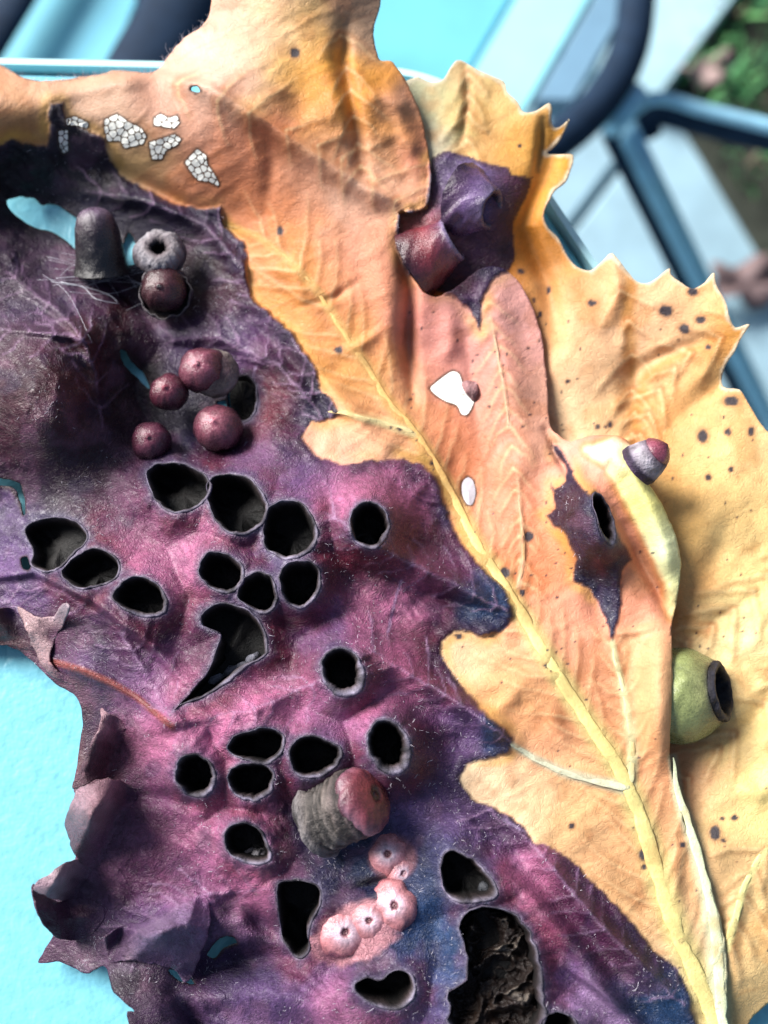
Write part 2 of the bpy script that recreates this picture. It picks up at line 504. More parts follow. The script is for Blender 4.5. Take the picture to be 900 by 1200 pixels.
if area < 0: outl = outl[::-1]
tb = thing('garden_table', 'turquoise textured table top with a rounded corner under the big leaf', 'table', (*outl.mean(0), 0))
V, F = prism(outl, TZ - .007, TZ, .0012); mk('table_top', V, F, M_TABLE, tb, smooth=False)
cc_ = outl.mean(0)
ring_o = cc_ + (outl - cc_) * 1.0; n = len(outl)
k_ = outl - cc_; k_ = k_ / np.linalg.norm(k_, axis=1, keepdims=True)
o1 = outl + k_ * .0004; o2 = outl + k_ * .0022
V = [(*a, TZ - .008) for a in o1] + [(*a, TZ - .008) for a in o2] + [(*a, TZ - .001) for a in o2] + [(*a, TZ + .0006) for a in outl + k_ * .0014] + [(*a, TZ + .0006) for a in o1]
F = []
for r in range(5):
    for i in range(n):
        j = (i + 1) % n; r2 = (r + 1) % 5
        F.append((r * n + i, r * n + j, r2 * n + j, r2 * n + i))
mk('table_rim', V, F, M_TRIM, tb, smooth=False)
for f in (.12, .88):
    for g_ in (.1, .9):
        p_ = (T1 - da * L1 * f) * (1 - g_) + (T2 + db * L2 - da * L1 * f) * g_
        p_ = cc_ + (p_ - cc_) * .82
        V, F = tube3([(*p_, 0), (*p_, TZ - .0075)], .014); mk('leg', V, F, M_STEEL, tb)

# ---- chair -----------------------------------------------------------------
SZ = .46
ch = thing('garden_chair', 'garden chair with turquoise slats in a dark round frame', 'chair', (*pt(470, -60, SZ)[:2], 0))
ringpx = [(755,-160),(752,-60),(746,0),(741,42),(727,82),(701,122),(664,157),(620,185),(560,208),(480,214),(390,200),(300,170),(230,120),(196,60),(182,0),(176,-70),(185,-160)]
rp = sp3([pt(u, v, SZ) for u, v in ringpx], 6)
V, F = tube3(rp, .0085, 18); mk('seat_ring', V, F, M_DARK, ch)
rp2 = sp3([pt(755,-160,SZ), pt(720,-330,SZ), pt(560,-430,SZ), pt(380,-430,SZ), pt(230,-330,SZ), pt(185,-160,SZ)], 6)
V, F = tube3(rp2, .0085, 18); mk('seat_ring', V, F, M_DARK, ch)
def slat(u0, u1, m_, v1=170, zz=SZ - .006):
    """a slat between two parallel lines of the seat; u0, u1 where it crosses the top of the view"""
    k = -.58
    q = [pt(u0 + k * -330, -330, zz)[:2], pt(u1 + k * -330, -330, zz)[:2], pt(u1 + k * v1, v1, zz)[:2], pt(u0 + k * v1, v1, zz)[:2]]
    q = np.array(q); ar = np.sum(q[:, 0] * np.roll(q[:, 1], -1) - np.roll(q[:, 0], -1) * q[:, 1])
    if ar < 0: q = q[::-1]
    V, F = prism(q, zz - .012, zz, .002); mk('slat', V, F, m_, ch, smooth=False)
slat(440, 596, M_SLAT); slat(602, 688, M_SLATL); slat(696, 738, M_SLATG, 120); slat(300, 434, M_SLAT)
for a_, b_ in (((728,150), (905,500)),):
    p0 = pt(*a_, SZ - .03); p1 = pt(935, 560, .0)
    s = np.linspace(0, 1, 12)
    V, F = tube3([p0 * (1 - t) + p1 * t for t in s], .0072, 16); mk('leg', V, F, M_STEEL, ch)
    p0 = pt(716, 158, SZ - .03); p1 = pt(915, 566, .0)
    V, F = tube3([p0 * (1 - t) + p1 * t for t in s], .0044, 16); mk('leg_reflection', V, F, M_DARK, ch)  # dark tube standing in for the dark reflection along the leg's edge
# the bent side bar and its bracket
V, F = tube3(sp3([pt(757,158,SZ - .05), pt(756,143,SZ - .045), pt(764,131,SZ - .04), pt(782,129,SZ - .04), pt(815,138,SZ - .04), pt(860,149,SZ - .04), pt(960,172,SZ - .04)], 8), .0076, 16); mk('side_bar_and_sheen', V, F, M_DARK, ch)
V, F = tube3(sp3([pt(735,128,SZ - .025), pt(765,116,SZ - .02), pt(790,118,SZ - .025), pt(830,130,SZ - .026), pt(960,162,SZ - .026)], 8), .0031, 12); mk('side_bar_and_sheen', V, F, M_STEEL, ch)  # thin pale tube imitating the light reflected along the bar's top
V, F = tube3([pt(712,146,SZ - .012), pt(735,122,SZ - .012), pt(748,112,SZ - .012)], .007, 14); mk('bracket', V, F, M_STEEL, ch)
# armrest on the left, dark and close
V, F = tube3(sp3([pt(275,-140,SZ+.06), pt(235,-40,SZ + .06), pt(205,20,SZ + .06), pt(165,90,SZ + .06), pt(120,170,SZ + .05)], 8), .0145, 18, .6); mk('armrest', V, F, M_DARK, ch)
# neighbouring chair seen at the far left
ch2 = thing('garden_chair', 'turquoise chair seat behind the table at the far left', 'chair', (*pt(80, -40, .44)[:2], 0))
q = np.array([pt(-140,-200,.44)[:2], pt(240,-200,.44)[:2], pt(90,190,.44)[:2], pt(-220,190,.44)[:2]])
ar = np.sum(q[:, 0] * np.roll(q[:, 1], -1) - np.roll(q[:, 0], -1) * q[:, 1])
V, F = prism(q if ar > 0 else q[::-1], .425, .44, .003); mk('seat', V, F, M_SLAT, ch2, smooth=False)
V, F = tube3([pt(85,-110,.455), pt(20,-2,.455), pt(-45,105,.455)], .0085, 16, .5); mk('seat_bar', V, F, M_DARK, ch2)
for u_, v_ in ((-140,-180),(215,-180),(70,170),(-200,170)):
    p_ = pt(u_, v_, .43); V, F = tube3([(p_[0], p_[1], 0), (p_[0], p_[1], .426)], .010, 12); mk('leg', V, F, M_DARK, ch2)
# ------------------------------------------------------------------ the leaf
# Leaf positions are written as (u, v, height in mm): where a point of the leaf lies
# on the table as seen from the camera, lifted to its own height above the glass.
def rbf_fit(ctrl, lam=0.02):
    c = np.asarray(ctrl, float); xy = c[:, :2] / 100.0; n = len(c)
    d = np.hypot(xy[:, None, 0] - xy[None, :, 0], xy[:, None, 1] - xy[None, :, 1])
    K = np.where(d > 0, d * d * np.log(d + 1e-9), 0) + lam * np.eye(n)
    Q = np.c_[np.ones(n), xy]
    A = np.block([[K, Q], [Q.T, np.zeros((3, 3))]])
    s = np.linalg.solve(A, np.r_[c[:, 2], 0, 0, 0])
    return xy, s
def rbf_eval(fit, u, v):
    xy, s = fit; n = len(xy)
    sh = np.shape(u); x = np.ravel(u) / 100.0; y = np.ravel(v) / 100.0
    out = s[n] + s[n + 1] * x + s[n + 2] * y
    for i in range(n):
        r2 = (x - xy[i, 0]) ** 2 + (y - xy[i, 1]) ** 2
        out += s[i] * 0.5 * r2 * np.log(r2 + 1e-12)
    return out.reshape(sh)

CA = [(-120,60,12),(-120,120,13),(0,112,12),(60,114,11.5),(150,103,12.5),(230,118,13.5),(0,80,9),(100,89,9.5),(180,86,10.5),
 (0,172,7.5),(60,178,6),(130,190,6),(200,232,5),(270,272,4),(30,225,1.6),(100,235,1.4),(160,245,3),(150,285,.8),(50,265,.6),(90,275,.6),(0,240,4.5),
 (250,100,14.5),(310,140,13.5),(400,185,11),(470,240,9),(330,230,8.5),(400,260,8.5),(300,280,5.5),(350,335,6),(430,330,7),(460,330,7.5),
 (250,50,14),(300,40,15),(350,20,15.5),(380,100,14),(420,120,13.5),(440,60,12),(480,160,10.3),(497,225,9.4),(350,-80,20),(250,-40,15),
 (500,360,6),(580,330,6.2),(628,380,5.2),(560,400,5),(530,460,3.4),(500,440,3.6),(520,500,4.0),(600,450,5.3),(632,450,5.0),(548,575,2.8),(600,560,5),(640,525,5.4),(590,640,5),(660,700,5.6),
 (620,800,6.2),(700,800,6.4),(750,720,6.6),(720,540,7.4),(770,620,6.6),(770,800,6.6),(782,890,6),(650,950,6),(740,1000,6),(800,1100,6.0),(840,1200,5.6),(850,1330,5),
 (450,560,6.3),(400,480,5),(350,420,4.4),(300,380,3.6),(250,330,3),(330,540,6.6),(432,616,8),(300,640,7.8),(240,620,7.3),(350,740,7),(275,740,7),
 (470,700,6.2),(400,790,7.5),(520,700,5.4),(300,900,7.5),(370,890,7.5),(456,875,7.5),(229,910,7.2),(289,990,7),(540,850,6.2),(500,800,6.3),(600,960,6.2),
 (548,1030,7),(580,1130,8),(450,1160,7),(430,1070,7),(350,1070,6),(700,1080,6),(760,1180,6),(300,1150,5),(500,1250,6),(600,1320,6),
 (180,700,7),(110,665,6),(60,640,4),(15,580,2.4),(60,460,9.5),(60,540,7),(20,400,8),(100,400,7),(145,405,3),(150,440,2.0),(180,490,2.2),(280,470,1.6),(220,470,2.6),(230,540,5),
 (100,760,7),(30,695,4.5),(10,735,3.5),(60,780,4.5),(100,850,5.5),(150,800,8),(150,900,6.5),(100,930,6),(120,1000,6),
 (60,1040,4),(50,1125,2.5),(110,1115,4),(150,1100,5),(180,1050,6),(140,1160,7),(200,1120,6),(250,1090,6),(200,1200,6),(240,1142,2.2),(150,1300,6),(-100,450,8),(-100,650,4),(-60,300,6)]
CB = [(490,95,8.8),(540,75,9.5),(590,100,9),(640,130,9.5),(560,150,8.5),(520,200,9),(600,180,8.5),(560,250,8),(480,300,5),(500,330,4),(640,200,7.6),(665,150,8),(620,270,6.6),(600,320,5),
 (660,300,5.5),(720,305,7.5),(700,335,6),(740,450,3.2),(690,440,4.4),(650,430,4.5),(655,350,5.0),(783,318,9),(830,330,9.5),(800,380,7.4),(870,385,9.5),(850,440,6),(820,440,6.3),(900,505,6.5),(880,600,5),(830,610,5.6),
 (850,520,5.8),(820,560,5),(720,560,4.2),(800,700,4.2),(850,700,4),(900,700,5),(870,790,4),(900,900,5),(820,860,2.6),(850,950,5),(820,1000,5.3),(880,1050,5),(860,1150,5.3),(890,1188,3),
 (950,1000,6),(600,420,2),(680,640,1.4),(760,900,1.8),(1000,700,6),(1050,900,6),(850,1330,4.4),(770,1150,2)]
FA, FB = rbf_fit(CA), rbf_fit(CB)

def mm_ridge(u, v, poly, w, amp, side=0):
    p = np.asarray(poly, float)
    m = (u > p[:, 0].min() - 3 * w) & (u < p[:, 0].max() + 3 * w) & (v > p[:, 1].min() - 3 * w) & (v < p[:, 1].max() + 3 * w)
    out = np.zeros(np.shape(u))
    if m.any():
        d, _, _, par, sd = seg_dist(u[m], v[m], p)
        g = np.exp(-(d / w) ** 2)
        if side:                       # steep on one side, long on the other
            g = np.where(sd * side > 0, np.exp(-(d / (w * 0.35)) ** 2), g)
        fade = sstep(-0.02, 0.8, par) * (1 - sstep(len(p) - 1.8, len(p) - 0.98, par)) if len(p) > 2 else 1
        out[m] = amp * g * (0.35 + 0.65 * fade)
    return out
def mound(u, v, cx, cy, rx, ry, rot, amp, p=1.0):
    c, s = math.cos(R(rot)), math.sin(R(rot))
    x = (u - cx) * c + (v - cy) * s; y = -(u - cx) * s + (v - cy) * c
    return amp * np.exp(-((x / rx) ** 2 + (y / ry) ** 2) ** p)

# ---- outlines --------------------------------------------------------------
OUT_A = [(-150,70),(-60,66),(0,76),(30,92),(60,95),(110,88),(140,82),(180,84),(200,62),(215,45),(240,28),(248,0),(255,-60),(350,-90),(440,-50),(446,0),(438,35),
 (443,68),(458,72),(474,92),(488,122),(498,155),(504,200),(502,238),(484,248),(468,250),(470,290),(485,330),(510,348),(540,332),(565,314),(590,315),(610,334),(628,370),(637,410),(641,450),
 (645,498),(655,510),(668,517),(690,511),(728,512),(746,530),(757,560),(775,590),(792,628),(798,662),(794,700),(788,725),(787,760),(788,800),(786,850),(785,890),(791,920),(801,960),
 (816,1000),(836,1050),(849,1100),(852,1150),(850,1200),(850,1350),(500,1420),(200,1350),(150,1200),(157,1185),(133,1163),(123,1133),(100,1140),(70,1127),(45,1128),(63,1093),(52,1070),(60,1050),(88,1007),
 (83,985),(86,955),(92,933),(86,925),(93,880),(97,843),(90,817),(60,797),(33,770),(13,758),(-20,752),(-150,740)]
OUT_B = [(470,100),(486,91),(492,90),(505,97),(520,92),(530,76),(540,70),(560,82),(590,95),(595,108),(607,120),(613,131),(628,130),(643,121),(647,130),(646,140),(650,150),(659,147),(668,140),(660,157),(650,172),(641,180),
 (655,181),(672,182),(670,197),(663,213),(650,223),(642,238),(637,253),(643,267),(656,281),(663,297),(675,312),(692,317),(707,305),(718,297),(733,315),(747,330),(760,332),(772,324),(784,314),(786,321),(800,333),
 (813,338),(826,331),(837,319),(839,333),(850,353),(855,373),(862,384),(879,379),(870,393),(860,413),(848,433),(847,453),(867,457),(877,473),(897,503),(940,545),(985,600),(1040,700),(1070,820),(1060,960),(1000,1085),
 (900,1176),(880,1195),(868,1230),(850,1330),(780,1340),(760,1100),(740,900),(690,600),(600,480),(560,420),(500,370),(455,330),(450,230),(462,130)]

# holes right through to the table
THRU = {
 'top_gap': [(8,238),(20,231),(40,232),(48,240),(62,239),(78,247),(92,258),(96,275),(88,292),(80,284),(62,272),(45,268),(25,258)],
 'gap_beside': [(143,292),(148,276),(152,272),(158,284),(164,304),(150,312),(141,310)],
 'chip_left': [(140,412),(148,411),(155,424),(168,437),(176,455),(170,452),(158,440),(146,428)],
 'chip_mid': [(254,470),(270,470),(278,478),(276,490),(266,486),(258,478)],
 'crack': [(-30,556),(0,561),(14,563),(25,570),(30,600),(26,603),(22,585),(12,571),(-30,566)],
 'notch': [(24,654),(31,652),(36,664),(32,668),(26,664)],
 'tear': [(198,1136),(212,1140),(226,1148),(228,1153),(215,1151),(203,1144)],
 'tear_slot': [(243,1118),(258,1100),(272,1098),(278,1106),(262,1112),(252,1124)],
 'peep': [(224,101),(231,101),(235,106),(229,109),(223,106)],
}
# open gall chambers: outline, rim height (mm), pale rim width (px), depth (mm)
CUPS = [
 ('c1', ell(433,615,23,27,-8), .55, 3.2, 4.5), ('c2', [(175,560),(180,548),(198,545),(220,547),(240,560),(243,575),(232,590),(213,598),(196,595),(182,580)], .25, 2.2, 4.5),
 ('c3', [(245,575),(250,562),(270,559),(292,564),(306,580),(311,600),(298,618),(280,624),(262,616),(249,598)], .3, 2.4, 5),
 ('c4', [(311,618),(315,600),(330,590),(350,592),(364,608),(370,628),(360,645),(338,653),(318,645),(311,635)], .3, 2.8, 5),
 ('c5', [(233,665),(240,651),(256,647),(272,653),(285,666),(284,682),(270,694),(252,690),(238,680)], .4, 2.6, 5),
 ('c6', [(278,695),(284,680),(300,671),(316,677),(324,692),(323,709),(310,719),(294,713),(282,705)], .4, 2.4, 5),
 ('c7', [(329,672),(336,660),(354,657),(371,664),(375,682),(368,702),(352,713),(338,706),(330,690)], .45, 2.4, 5),
 ('c8', [(236,722),(255,708),(280,711),(300,725),(312,748),(311,768),(292,778),(270,797),(238,816),(210,826),(206,829),(228,806),(246,783),(255,757),(258,742),(242,735)], .3, 3.2, 4),
 ('c9', [(32,622),(48,612),(70,608),(93,618),(99,634),(84,648),(68,664),(50,668),(38,659),(41,644)], .1, 2.0, 3),
 ('c10', [(75,670),(87,656),(107,645),(126,649),(138,662),(132,679),(113,686),(93,688),(80,679)], .2, 2.0, 4),
 ('c11', [(135,698),(145,684),(163,677),(180,684),(193,700),(192,714),(176,722),(157,718),(141,708)], .4, 3.0, 4.5),
 ('c12', ell(402,788,24,29,-28), .7, 5.0, 5), ('c13', [(267,874),(276,862),(300,854),(322,855),(333,866),(328,883),(312,895),(290,890),(274,884)], .4, 2.6, 5),
 ('c14', [(267,908),(278,897),(300,895),(318,901),(321,915),(314,930),(298,939),(281,933),(270,922)], .4, 2.8, 5),
 ('c15', [(340,884),(347,869),(364,862),(384,868),(399,877),(398,893),(384,905),(362,911),(346,905)], .5, 2.8, 5),
 ('c16', ell(456,875,24,33,-22), .8, 5.4, 5.5), ('c17', ell(229,909,22,26,-28), .6, 3.2, 5),
 ('c18', [(264,985),(268,971),(284,964),(300,970),(312,985),(317,1003),(308,1012),(288,1011),(270,1002)], .5, 2.8, 3.5),
 ('c19', [(517,1020),(520,1002),(533,997),(557,1010),(578,1033),(582,1050),(560,1056),(535,1056),(520,1042)], .4, 3.0, 4.5),
 ('c20', [(326,1036),(350,1033),(372,1039),(375,1057),(364,1085),(361,1114),(347,1121),(332,1098),(327,1067)], .2, 2.4, 5),
 ('c21', [(417,1154),(430,1146),(446,1149),(462,1137),(480,1140),(486,1157),(480,1175),(460,1183),(438,1177),(421,1166)], .3, 2.6, 5),
 ('c22', [(540,1092),(552,1074),(573,1068),(600,1076),(618,1098),(627,1130),(632,1165),(630,1205),(590,1225),(545,1215),(530,1190),(529,1160),(546,1146),(548,1115)], .3, 3.4, 4.2),
 ('c23', ell(655,1204,22,18,0), .3, 2.6, 4), ('c24', ell(284,467,18,27,0), .0, 2.4, 0.8),
 ('c25', [(694,580),(703,580),(713,594),(720,612),(722,632),(715,638),(706,630),(699,608)], .4, 4.5, 3),
]
CUPS = [(a, rough_poly(np.array(b, float).mean(0) + (np.array(b, float) - np.array(b, float).mean(0)) * (1.09 if a in ('c2','c3','c4','c9','c10','c11','c22') else 1.02), 3.2 if a == 'c22' else 1.15, 0.13, 20 + i, 6), c, d, e) for i, (a, b, c, d, e) in enumerate(CUPS)]

BORDER = [(-160,172),(0,170),(15,163),(55,172),(58,120),(72,119),(76,139),(100,150),(122,162),(130,190),(140,205),(170,220),(200,238),(240,243),(257,242),(262,262),(285,285),(290,300),(287,328),(300,355),(325,375),(345,395),
 (365,425),(376,455),(395,479),(401,484),(393,488),(365,495),(355,515),(370,535),(400,543),(430,540),(470,537),(492,544),(511,562),(521,590),(536,632),(561,662),(592,692),(603,720),(592,736),(572,745),(555,742),(532,739),(515,752),
 (521,775),(536,795),(548,812),(562,830),(582,846),(600,866),(596,880),(570,889),(546,896),(540,912),(551,935),(580,945),(610,965),(626,986),(655,997),(690,1028),(720,1060),(746,1086),(765,1115),(790,1130),(801,1152),(815,1190),(826,1230),(840,1300),(840,1500)]
ORANGE = BORDER + [(1200,1500),(1200,-200),(-160,-200)]
PATCH3 = [(505,186),(520,176),(545,182),(575,192),(595,196),(600,204),(625,207),(615,235),(601,262),(603,286),(604,303),(598,316),(588,320),(575,330),(566,352),(562,388),(548,362),(532,346),(505,340),(478,320),(466,290),(464,250),(500,245)]
PATCH = [(646,566),(650,574),(662,563),(664,548),(650,530),(646,520),(655,522),(668,545),(676,565),(690,579),(704,586),(716,608),(726,630),(742,656),(729,668),(726,690),(727,712),(719,752),(712,735),(700,706),(690,690),(673,680),(677,655),(660,625),(641,603),(652,595)]

MIDRIB = [(262,262),(300,276),(340,305),(375,345),(400,385),(430,430),(455,470),(487,508),(510,545),(535,590),(560,640),(590,685),(620,735),(650,785),(685,840),(716,886),(737,925),(756,975),(775,1040),(796,1100),(820,1152),(838,1200),(848,1290)]
VEINS = [  # polyline, start width, end width, tint
 (MIDRIB, 5, 27, (220,204,132)), ([(384,482),(398,483),(420,489),(450,496),(485,507)], 3.5, 8, (238,220,160)),
 ([(592,868),(606,877),(625,888),(660,905),(700,916),(735,924)], 4.5, 11, (205,205,175)),
 ([(718,752),(722,775),(730,805),(738,850),(742,888),(738,920)], 4, 10, (215,215,165)),
 ([(789,888),(795,930),(812,980),(830,1050),(841,1110),(845,1200),(850,1290)], 8, 21, (224,232,190)),
 ([(607,560),(611,610),(614,650),(608,688)], 2.5, 4.5, (230,180,140)), ([(575,372),(590,450),(597,500)], 2, 3, (232,185,150)),
]
VEINS_B = [([(912,985),(893,1002),(872,1040),(862,1075),(851,1112)], 5, 9, (224,220,150)), ([(930,640),(880,700),(830,735),(800,752)], 2, 4, (225,195,120)),
 ([(885,380),(840,400),(790,420),(755,445),(742,520),(735,600)], 2, 4, (215,165,80)), ([(742,320),(735,380),(742,440)], 2, 3, (225,180,100))]
RED_VEINS = [[(60,775),(95,785),(130,800),(160,817),(185,838),(202,852)]]
RIDGES_P = [  # folds and ridges of the purple half: line, width, height, steep side
 ([(380,600),(440,640),(500,668),(545,690),(590,712)], 15, 1.3, 0), ([(430,760),(480,790),(530,820),(575,850),(600,868)], 15, 1.5, 0),
 ([(480,690),(530,705),(570,715)], 7, -0.7, 0), ([(610,975),(650,1020),(690,1070),(740,1120),(800,1180)], 16, 1.3, 0), ([(590,1020),(630,1060),(680,1120),(740,1200)], 13, 1.2, 0),
 ([(20,330),(70,365),(105,405),(112,440)], 7, .8, 0), ([(0,385),(50,390),(100,398)], 4, .5, 0), ([(130,330),(170,350),(190,400)], 14, -1.2, 0),
 ([(80,300),(150,312),(200,300)], 8, .7, 0), ([(-30,680),(40,670),(110,705),(180,760),(215,800)], 12, 1.1, 1), ([(150,850),(220,850),(300,830),(360,800)], 20, 1.3, 0),
 ([(130,930),(200,935),(260,950)], 10, -.9, 0), ([(200,500),(215,530),(240,548)], 8, -.8, 0), ([(330,400),(400,470),(450,520)], 14, .9, 0), ([(290,370),(360,440),(385,475)], 9, -.9, 0),
 ([(60,180),(140,200),(220,245),(290,290)], 11, -.8, 0), ([(100,225),(170,235),(240,262),(285,320)], 10, .9, 0),
 ([(420,960),(500,985),(520,1060),(510,1130)], 16, -.6, 0), ([(660,1130),(700,1160),(740,1195)], 10, 1.0, 1), ([(340,1170),(400,1200),(470,1230)], 20, .9, 0), ([(280,1060),(315,1085),(345,1105)], 16, -2.2, 0), ([(250,1135),(310,1118),(400,1132)], 18, -1.8, 0), ([(190,1175),(280,1165),(380,1175)], 22, 1.6, 0), ([(205,1165),(230,1200),(240,1240)], 12, -1.2, 0),
]
RIDGES_O = [
 ([(185,88),(245,102),(310,142),(370,182),(430,220),(478,244)], 16, 1.7, -1), ([(60,112),(130,96),(190,88)], 12, .8, 0), ([(405,30),(400,70),(412,120),(425,205)], 10, -1.5, 0), ([(345,70),(355,110),(330,150)], 26, -.9, 0),
 ([(315,150),(318,195),(312,250)], 9, -.35, 0), ([(455,90),(468,130),(478,165),(490,200)], 12, .7, 0), ([(440,112),(470,122)], 9, .4, 0), ([(452,156),(482,168)], 9, .4, 0),
 ([(470,280),(480,340),(478,400),(484,470)], 9, -1.9, 0), ([(440,300),(455,360),(462,420)], 15, .8, 0), ([(570,320),(585,380),(598,450),(612,520),(600,590)], 22, 1.0, 0), ([(545,395),(555,450),(560,520)], 8, -.4, 0),
 ([(525,350),(528,400),(520,430)], 11, .7, 0), ([(696,526),(720,534),(742,553),(762,592),(779,638),(789,685)], 19, 3.0, 0), ([(690,560),(730,620),(770,690),(784,725)], 8, -1.3, 0),
 ([(640,505),(655,535),(668,560)], 5, -1.2, 0), ([(700,745),(745,740),(785,730)], 5, .4, 0), ([(530,800),(590,805),(640,790)], 14, .5, 0), ([(575,840),(610,810),(645,830),(660,860)], 10, .6, 0),
 ([(560,900),(620,950),(690,1000),(740,1060)], 18, .7, 0), ([(770,760),(775,820),(770,890)], 14, .7, 0), ([(800,960),(790,1020),(800,1080)], 9, .5, 0),
 ([(300,300),(345,325),(365,380)], 10, .5, 0), ([(350,360),(390,350),(420,330)], 5, -.4, 0), ([(395,415),(430,400),(450,385)], 6, .35, 0),
]
RIDGES_B = [
 ([(648,150),(640,200),(612,265),(640,330),(655,400)], 12, -1.3, 0), ([(738,400),(742,450),(738,510)], 14, -.8, 0), ([(735,440),(780,415),(840,395)], 8, -.6, 0), ([(720,305),(725,345),(715,380)], 8, .6, 0),
 ([(780,500),(820,470),(850,440)], 13, -.7, 0), ([(800,690),(835,660),(850,620)], 16, -.8, 0), ([(800,752),(850,720),(900,690)], 7, -.4, 0), ([(845,870),(880,850),(920,790)], 13, -.9, 0), ([(860,920),(890,930),(930,900)], 12, .7, 0),
 ([(872,1040),(858,1090),(852,1130)], 10, .8, 0), ([(830,740),(870,760),(900,745)], 10, .5, 0), ([(545,80),(548,120),(540,170)], 5, -.6, 0), ([(636,140),(634,170),(628,205)], 5, -.8, 0)]

def side_veins(main, gap, left, right, seed, ang=48, start=.04, end=.97):
    r_ = np.random.default_rng(seed); m = smooth_poly(main, 12, False); s = np.r_[0, np.cumsum(np.hypot(*np.diff(m, axis=0).T))]; out = []
    x = s[-1] * start
    while x < s[-1] * end:
        k = min(np.searchsorted(s, x), len(m) - 2); t = m[k] - m[k + 1]; t = t / (np.hypot(*t) + 1e-9)
        for sd, ln in ((1, left), (-1, right)):
            if ln == 0: continue
            a = R(ang + r_.uniform(-9, 9)) * sd; p_ = m[k].copy(); line = [tuple(p_)]; l_ = ln * r_.uniform(.65, 1.15)
            for j in range(5):
                d_ = np.array([t[0] * math.cos(a) - t[1] * math.sin(a), t[0] * math.sin(a) + t[1] * math.cos(a)])
                p_ = p_ + d_ * l_ / 5 + r_.normal(0, 1.2, 2); line.append(tuple(p_)); a -= R(r_.uniform(0, 9)) * sd
            out.append(line)
        x += gap * r_.uniform(.8, 1.25)
    return out
SIDE_A = side_veins(MIDRIB, 30, 80, 110, 3) + side_veins(VEINS[4][0], 34, 60, 0, 4) + side_veins(VEINS[3][0], 24, 34, 40, 6) + side_veins([(612,700),(607,600),(597,500),(585,420),(572,340)], 26, 46, 46, 7) + side_veins([(478,244),(400,186),(310,142),(185,88)], 40, 50, 70, 8, 60) + side_veins([(425,205),(412,120),(398,30)], 34, 50, 60, 9)
SIDE_B = side_veins([(742,600),(742,500),(740,400),(720,320)], 34, 60, 50, 11) + side_veins([(745,520),(795,425),(885,380)], 34, 60, 50, 12) + side_veins([(795,760),(860,715),(950,620)], 34, 60, 60, 13) + side_veins([(800,920),(860,860),(950,780)], 36, 70, 60, 14) + side_veins(VEINS_B[0][0][::-1], 30, 60, 60, 15) + side_veins([(545,170),(549,120),(547,80)], 26, 40, 40, 16)
def purple_amount(u, v):
    """1 on the purple tissue, 0 on the orange; also the signed distance to the border"""
    wu = u + 3.8 * fbm(u / 15, v / 15, 3, 4, .55); wv = v + 3.8 * fbm(u / 13 + 40, v / 13, 5, 4, .6)
    d, _, _, _, _ = seg_dist(wu, wv, BORDER)
    s = np.where(inside(wu, wv, ORANGE), -d, d)
    d2, _, _, _, _ = seg_dist(wu, wv, PATCH, True)
    s2 = np.where(inside(wu, wv, PATCH), d2, -d2)
    s = np.maximum(s, s2)
    d3, _, _, _, _ = seg_dist(wu, wv, PATCH3, True)
    s = np.maximum(s, np.where(inside(wu, wv, PATCH3), d3, -d3))
    return sstep(-2.0, 1.6, s), s

def cup_relief(u, v):
    out = np.zeros(np.shape(u))
    for nm, pl, rim, rw, dep in CUPS:
        x0, y0 = pl.min(0) - 75; x1, y1 = pl.max(0) + 75
        m = (u > x0) & (u < x1) & (v > y0) & (v < y1)
        if not m.any(): continue
        d, _, _, _, _ = seg_dist(u[m], v[m], pl, True)
        ins = inside(u[m], v[m], pl)
        d = np.where(ins, 0, d)
        out[m] = np.maximum(out[m], rim * .8 * np.exp(-(d / 7) ** 2) + (rim + .25) * 3.6 * np.exp(-(d / 25) ** 2))
    return out

MOUNDS_A = [(50,470,58,66,0,4.2,1.3),(225,470,60,48,15,-1.6,1.4),(255,398,80,18,12,1.2,1),(330,500,26,60,20,1.3,1),(238,436,44,40,0,-1.4,1.3),(196,462,34,32,0,-1.4,1.3),(256,506,42,40,0,-1.6,1.3),(178,519,34,32,0,-1.5,1.3),(192,336,46,44,0,-1.4,1.3),(180,590,60,18,30,.8,1),(330,690,60,18,10,.6,1),(20,395,40,40,0,.9,1),(120,390,38,36,0,1.6,1.1),(110,320,60,20,10,-.6,1),(190,320,36,50,0,-.7,1),(220,465,75,55,30,-.9,1.2),
 (426,1082,66,44,-25,1.6,1.4),(440,1036,24,7,-15,-1.2,1.2),(100,765,60,40,20,.9,1),(75,700,50,30,10,.7,1),(688,616,30,58,-20,4.2,1.4),(776,815,26,75,0,3.6,1.4),(700,700,14,40,-8,-.9,1),
 (470,600,35,70,10,.5,1),(250,850,90,26,-15,.8,1),(350,870,90,60,0,.6,1),(590,790,45,30,-20,.5,1),(640,760,20,40,0,.4,1),(180,160,60,25,10,.3,1),(260,200,60,50,0,.6,1),(700,1120,30,60,-40,.6,1)]
